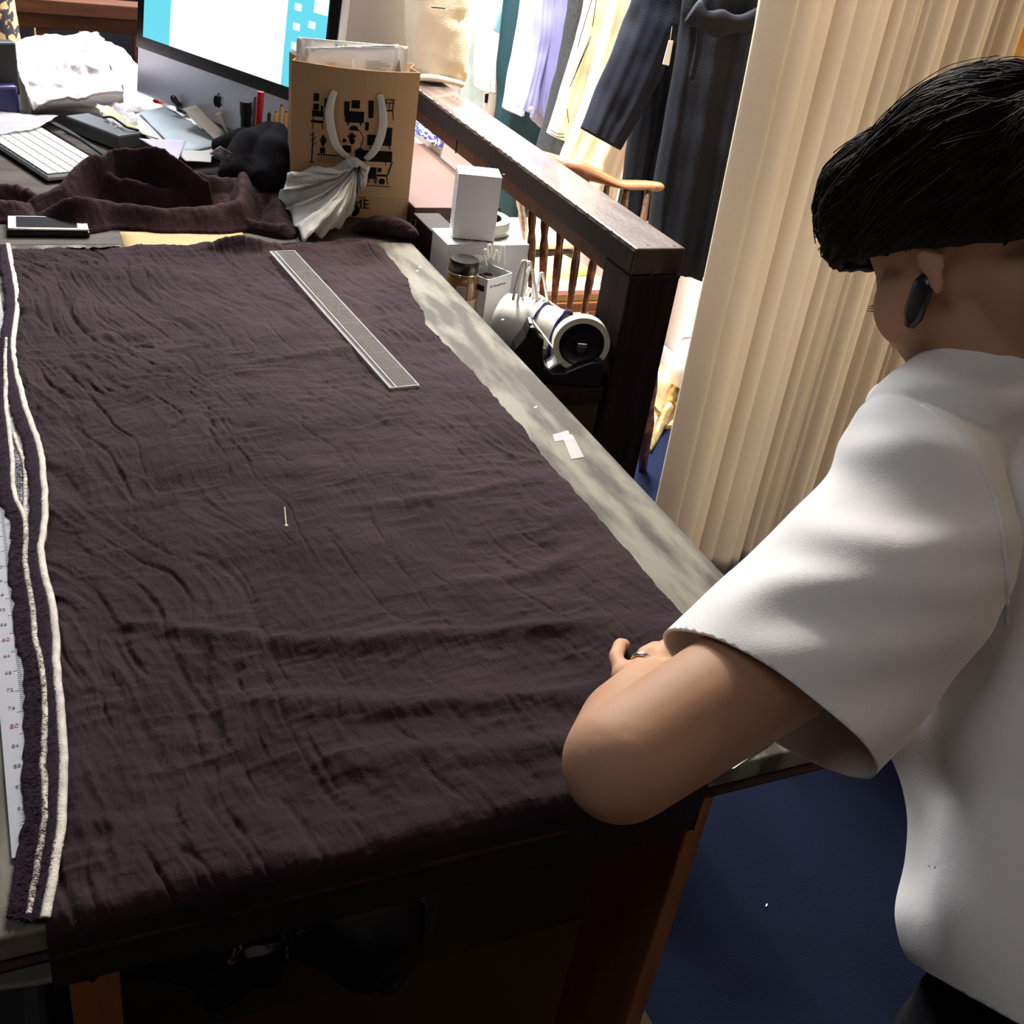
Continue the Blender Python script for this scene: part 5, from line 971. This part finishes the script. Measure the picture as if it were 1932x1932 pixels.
# hand: palm + five separate fingers pressing on the gauze
def hpt(px, py, z): return P(px, py, z=z)
zc = TZ + .010
kn = [hpt(1176, 1276, zc + .028), hpt(1204, 1270, zc + .032), hpt(1234, 1266, zc + .034), hpt(1262, 1266, zc + .032)]
mb.chain([wri, (kn[0] * .5 + wri * .5)], [.022, .016]).chain([wri, kn[0]], [.020, .0115]).chain([wri, kn[1]], [.021, .012]).chain([wri, kn[2]], [.021, .012]).chain([wri, kn[3]], [.020, .0115]); mb.chain([kn[0], kn[1], kn[2], kn[3]], [.0105, .0115, .0115, .011])
fing = [(kn[0], hpt(1162, 1240, zc + .026), hpt(1170, 1217, zc + .014), hpt(1178, 1216, zc + .001), .0072),
        (kn[1], hpt(1216, 1236, zc + .036), hpt(1236, 1224, zc + .018), hpt(1242, 1230, zc + .000), .0080),
        (kn[2], hpt(1256, 1222, zc + .034), hpt(1280, 1208, zc + .018), hpt(1286, 1216, zc + .001), .0082),
        (kn[3], hpt(1276, 1222, zc + .030), hpt(1300, 1206, zc + .016), hpt(1308, 1212, zc + .001), .0080)]
for a, b, c, d, r in fing: mb.chain([a, b, c, d], [r * 1.15, r, r * .95, r * .85], 12)
th0 = wri * .55 + kn[3] * .45; mb.chain([th0, hpt(1300, 1282, zc + .014), hpt(1318, 1262, zc + .008), hpt(1322, 1244, zc)], [.013, .0105, .0095, .0085], 12)
# right arm resting ahead on the table margin, mostly outside the picture
eR = ctrs['shR'] + np.array([.06, -.04, -.26]); wR = eR + np.array([.0, .16, .06]); mb.chain([ctrs['shR'], eR, wR], [.046, .037, .024], 18); hR = wR + np.array([-.01, .07, -.01]); mb.chain([wR, hR], [.024, .018])
for k in range(4): b = hR + np.array([-.024 + .016 * k, .01, 0]); mb.chain([b, b + np.array([0, .04, -.008]), b + np.array([0, .055, -.03])], [.0085, .0078, .0068], 10)
mb.chain([wR, hR + np.array([-.045, -.02, -.01]), hR + np.array([-.06, .01, -.02])], [.014, .010, .0085], 10)
for s_ in (-1, 1):
    sd = N(ctrs['shR'] - ctrs['shL']) * .085 * s_; hb = ctrs['hip'] + sd; kneeP = np.array([hb[0] - .02, hb[1] + .03, .44]); an_ = np.array([hb[0] + .01, hb[1] - .02, .08]); mb.chain([hb, kneeP, an_], [.078, .052, .036]); mb.chain([an_, an_ + np.array([-.06, .14, -.045])], [.034, .028])
V, F = remesh(mb, .0032, 5); mesh_np('body', V, F, M['skin'], wm, True)
for s_ in (-1, 1): MB().ell(hp(.077, .028 * s_, .004), (.009, .010, .009), HR, 14, 10).build('eye', M['eye'], wm, True)
# ring and earring
rc = (fing[1][0] * .35 + fing[1][1] * .65); rd = N(fing[1][1] - fing[1][0]); u1 = N(np.cross(rd, (0, 0, 1))); u2 = np.cross(rd, u1)
MB().tube([rc + (u1 * math.cos(a) + u2 * math.sin(a)) * .0094 for a in np.linspace(0, 2 * math.pi, 33)], np.array([(.0007, .0024)] * 33), 8, cap=False, up=tuple(rd)).build('finger_ring', M['silver'], wm, True, label='silver band on the ring finger')
e0 = hp(-.004, .080, -.036); e0 = P(1749, 520, t=.835); dn = np.array([0, 0, -1.])
er = MB().tube([e0, e0 + dn * .006, e0 + dn * .012, e0 + dn * .03, e0 + dn * .038], np.array([(.0045, .003), (.0085, .004), (.0095, .004), (.0088, .004), (.004, .003)]), 14).build('earring', M['earring'], wm, True, label='long flat dark earring')
MB().tube([e0 + dn * -.010, e0], .0011, 8).build('ear_hook', M['silver'], er, True)
# --- hair: cap with a swept back surface, then strands
mb = MB(); mb.ell(hp(-.008, 0, .034), (.100, .090, .092), HR, 30, 22).ell(hp(.043, 0, .062), (.068, .080, .070), HR, 24, 18).ell(hp(-.085, 0, -.005), (.060, .070, .076), HR).ell(hp(-.125, 0, -.035), (.045, .055, .055), HR)
nh = N(.935 * U_ - .454 * F_); hl = P(1740, 468, t=.82)
def hd(V):
    q = (V - HC) @ HR.T; return .0030 * fbm(q * np.array([9, 60, 60]), 4, True) + .0035 * fbm(q * 14 + 4, 2)
V, F = remesh(mb, .0035, 6, hd, planes=[(hl, -nh)])
hr = solid(mesh_np('hair', V, F, M['hair'], wm, True), .004, -1)
# strands follow the surface backwards
from mathutils.bvhtree import BVHTree
bv = BVHTree.FromPolygons([tuple(v) for v in V], [tuple(f) for f in F]); cu = []; mbs = MB(); back = -F_
fr = V[((V - HC) @ F_ > -.06)]
for i in range(1500):
    p = fr[RNG.integers(0, len(fr))].copy(); pts = []; dv = N(back + .25 * RNG.normal(size=3) * .35 + .12 * U_ * (1 if i % 3 else -1)); st = .012; lift_ = RNG.uniform(-.0008, .0012) + (.004 if i % 40 == 0 else 0)
    for k in range(9):
        h = bv.find_nearest(Vector(p)); q = np.array(h[0]); nn = np.array(h[1])
        if (q - hl) @ nh < -.0 or (q - HC) @ -nh > .2: break
        if nn @ (q - hp(-.02, 0, .045)) < 0: nn = -nn
        pts.append(q + nn * (lift_ + .0006)); dv = N(dv - (dv @ nn) * nn + .06 * RNG.normal(size=3) * .4); p = q + dv * st
    if len(pts) > 3: pts = spline(pts, len(pts) * 2 - 1); mbs.tube(pts, np.linspace(.00055, .0003, len(pts)), 3, cap=False)
# short wisps along the hairline
tag(mbs.build('hair_strands', M['strand'], wm, True), 'fine swept back dark hairs', kind='stuff')
# --- top: torso + left sleeve, one garment surface opened at sleeve, hem and neck
def ringE(A, B, dp, n=44, pw=1.0):
    A, B = np.array(A), np.array(B); c = (A + B) / 2; h = (B - A) / 2; v = N(CAM - c); v = N(v - (v @ N(h)) * N(h)); an = np.linspace(0, 2 * math.pi, n, endpoint=False); return c + np.cos(an)[:, None] * h + np.sin(an)[:, None] * v * dp
SL = [((1672, 760, .845), (1860, 800, .85), .040), ((1625, 775, .835), (1885, 850, .84), .055), ((1590, 830, .825), (1900, 940, .825), .064), ((1568, 890, .815), (1900, 1060, .81), .070), ((1508, 955, .805), (1868, 1165, .79), .074), ((1412, 1050, .795), (1800, 1260, .775), .076), ((1330, 1130, .785), (1722, 1365, .76), .076), ((1250, 1212, .775), (1652, 1462, .745), .074), ((1200, 1262, .77), (1600, 1530, .738), .074)]
mb = MB(); A = [np.concatenate([P(a[0], a[1], t=a[2]), P(b[0], b[1], t=b[2]), [d]]) for a, b, d in SL]; A = spline(A, 40); mb.loft([ringE(q[:3], q[3:6], q[6]) for q in A])
o1, o2 = P(1257, 1213, t=.775), P(1652, 1458, t=.745); axs = N(A[-1][:3] + A[-1][3:6] - A[-6][:3] - A[-6][3:6]); onm = N(axs - (axs @ N(o2 - o1)) * N(o2 - o1))
TR = [((1770, 690, .90), (2080, 640, .99), .055), ((1660, 740, .89), (2300, 745, 1.05), .080), ((1665, 860, .89), (2400, 900, 1.08), .110), ((1700, 1010, .90), (2420, 1080, 1.08), .125), ((1700, 1200, .90), (2400, 1280, 1.06), .130), ((1700, 1380, .895), (2360, 1450, 1.04), .128), ((1742, 1500, .89), (2360, 1580, 1.03), .125), ((1735, 1620, .885), (2370, 1700, 1.02), .128), ((1715, 1720, .88), (2380, 1830, 1.02), .132), ((1738, 1800, .875), (2390, 1950, 1.02), .135), ((1770, 1850, .87), (2400, 2080, 1.02), .135), ((1800, 1930, .87), (2400, 2160, 1.02), .135)]
TA = spline([np.concatenate([P(a[0], a[1], t=a[2]), P(b[0], b[1], t=b[2]), [d]]) for a, b, d in TR], 60); mb.loft([ringE(q[:3], q[3:6], q[6], 56) for q in TA])
mb.chain([ctrs['shR'], ctrs['shR'] + np.array([.03, .08, -.15])], [.062, .075])
mb.chain([P(1790, 800, t=.87), P(1900, 690, t=.93)], [.055, .050])
# folds: soft ridges drawn between points given on the garment
folds = [([(1890, 1010, .80), (1700, 1040, .76), (1540, 1010, .77)], .010, .016), ([(1880, 1100, .80), (1700, 1110, .74), (1480, 1110, .74), (1380, 1160, .75)], .010, .016), ([(1860, 1180, .80), (1700, 1210, .73), (1500, 1240, .72), (1330, 1215, .74)], .008, .020),
         ([(1620, 850, .80), (1760, 850, .79), (1850, 930, .79), (1890, 1080, .79)], .008, .014), ([(1640, 760, .84), (1760, 740, .85), (1900, 760, .86), (1990, 740, .9)], .009, .014), ([(1840, 1290, .78), (1740, 1350, .75), (1600, 1390, .73)], .006, .02),
         ([(1745, 1470, .88), (1790, 1560, .84), (1800, 1700, .83), (1800, 1790, .84)], .010, .018), ([(1932, 1330, .83), (1850, 1450, .83), (1870, 1600, .82), (1850, 1720, .82)], .008, .022), ([(1900, 1200, .83), (1870, 1330, .84), (1790, 1420, .85)], .008, .02)]
FW = [(spline([P(x, y, t=t_) for x, y, t_ in pts], 30), am, wd) for pts, am, wd in folds]
def sd_(V):
    out = .0022 * fbm(V * np.array([9, 9, 7]), 3)
    vd = V - CAM; tt = np.linalg.norm(vd, axis=1); vd /= tt[:, None]
    for W, am, wd in FW:
        wdv = W - CAM; wt = np.linalg.norm(wdv, axis=1); wdv /= wt[:, None]; best = np.zeros(len(V))
        for k in range(30): d2 = ((vd - wdv[k]) ** 2).sum(1) * wt[k] ** 2; env = math.sin(math.pi * (k + 2) / 33) ** .6; best = np.maximum(best, env * (np.exp(-d2 / wd ** 2)) - .0)
        out = out + am * best * (tt < 1.0)
    return out
hemn = N(P(1935, 1935, t=.9) - P(1760, 1838, t=.88)); hv = N(CAM - P(1850, 1880, t=.88)); hn = N(np.cross(hemn, hv)); 
if hn[2] > 0: hn = -hn
V, F = remesh(mb, .0042, 7, sd_, planes=[((o1 + o2) / 2, N(onm), .135), (P(1760, 1842, t=.88), hn)])
used_ = np.unique(np.concatenate([np.array(f) for f in F])); mp_ = -np.ones(len(V), int); mp_[used_] = np.arange(len(used_)); V = V[used_]; F = [tuple(mp_[list(f)]) for f in F]
top_o = solid(mesh_np('white_top', V, F, M['shirt'], wm, True, label='white short sleeved crepe top'), .0018, -1)
# sleeve cap seam and cuff line
bt = BVHTree.FromPolygons([tuple(v) for v in V], [tuple(f) for f in F])
def on_top(pts, name, r=.0016, m='shirt', off_=.0):
    W = []
    for x, y in spline([(a, b, 0) for a, b in pts], 40)[:, :2]:
        d = N(P(x, y, t=1) - CAM); h = bt.ray_cast(Vector(CAM), Vector(d))
        if h[0] is not None: W.append(np.array(h[0]) - d * off_)
    if len(W) > 3: MB().tube(W, r, 6).build(name, M[m], top_o, True)
on_top([(1740, 765), (1800, 815), (1850, 880), (1882, 960), (1898, 1060), (1900, 1180)], 'armhole_seam')
# --- trousers
mb = MB(); hip = ctrs['hip']; mb.ell(hip + np.array([0, 0, .02]), (.12, .095, .08)); 
for s_ in (-1, 1):
    sd = N(ctrs['shR'] - ctrs['shL']) * .085 * s_; hb = hip + sd; kneeP = np.array([hb[0] - .02, hb[1] + .03, .44]); an_ = np.array([hb[0] + .01, hb[1] - .02, .08]); mb.chain([hb, kneeP, an_], [.088, .070, .058])
V, F = remesh(mb, .006, 6, lambda V: .003 * fbm(V * 9, 3)); mesh_np('trousers', V, F, M['pants'], wm, True)
for s_ in (-1, 1):
    sd = N(ctrs['shR'] - ctrs['shL']) * .085 * s_; hb = hip + sd; an_ = np.array([hb[0] + .01, hb[1] - .02, .0]); V, F = remesh(MB().chain([an_ + np.array([0, 0, .045]), an_ + np.array([-.05, .12, .035]), an_ + np.array([-.08, .17, .028])], [.044, .036, .026]), .004, 3); V[:, 2] = np.maximum(V[:, 2], .001); mesh_np('shoe', V, F, M['black'], wm, True)
for s_ in (-1, 1):
    lm = MB()
    for k in range(9): b = hp(.072, (.030 + .0022 * (k - 4)) * s_, .003 - .0003 * (k - 4) ** 2); lm.tube([b, b + F_ * .007 + L_ * .003 * s_, b + F_ * .011 + L_ * .006 * s_ + U_ * .003], [.0006, .0005, .0002], 4)
    lm.build('eyelashes', M['hair'], wm, True)
    MB().chain([hp(.072, .014 * s_, .020), hp(.066, .030 * s_, .023), hp(.052, .044 * s_, .020)], [.002, .003, .0015]).build('eyebrow', M['hair'], wm, True)
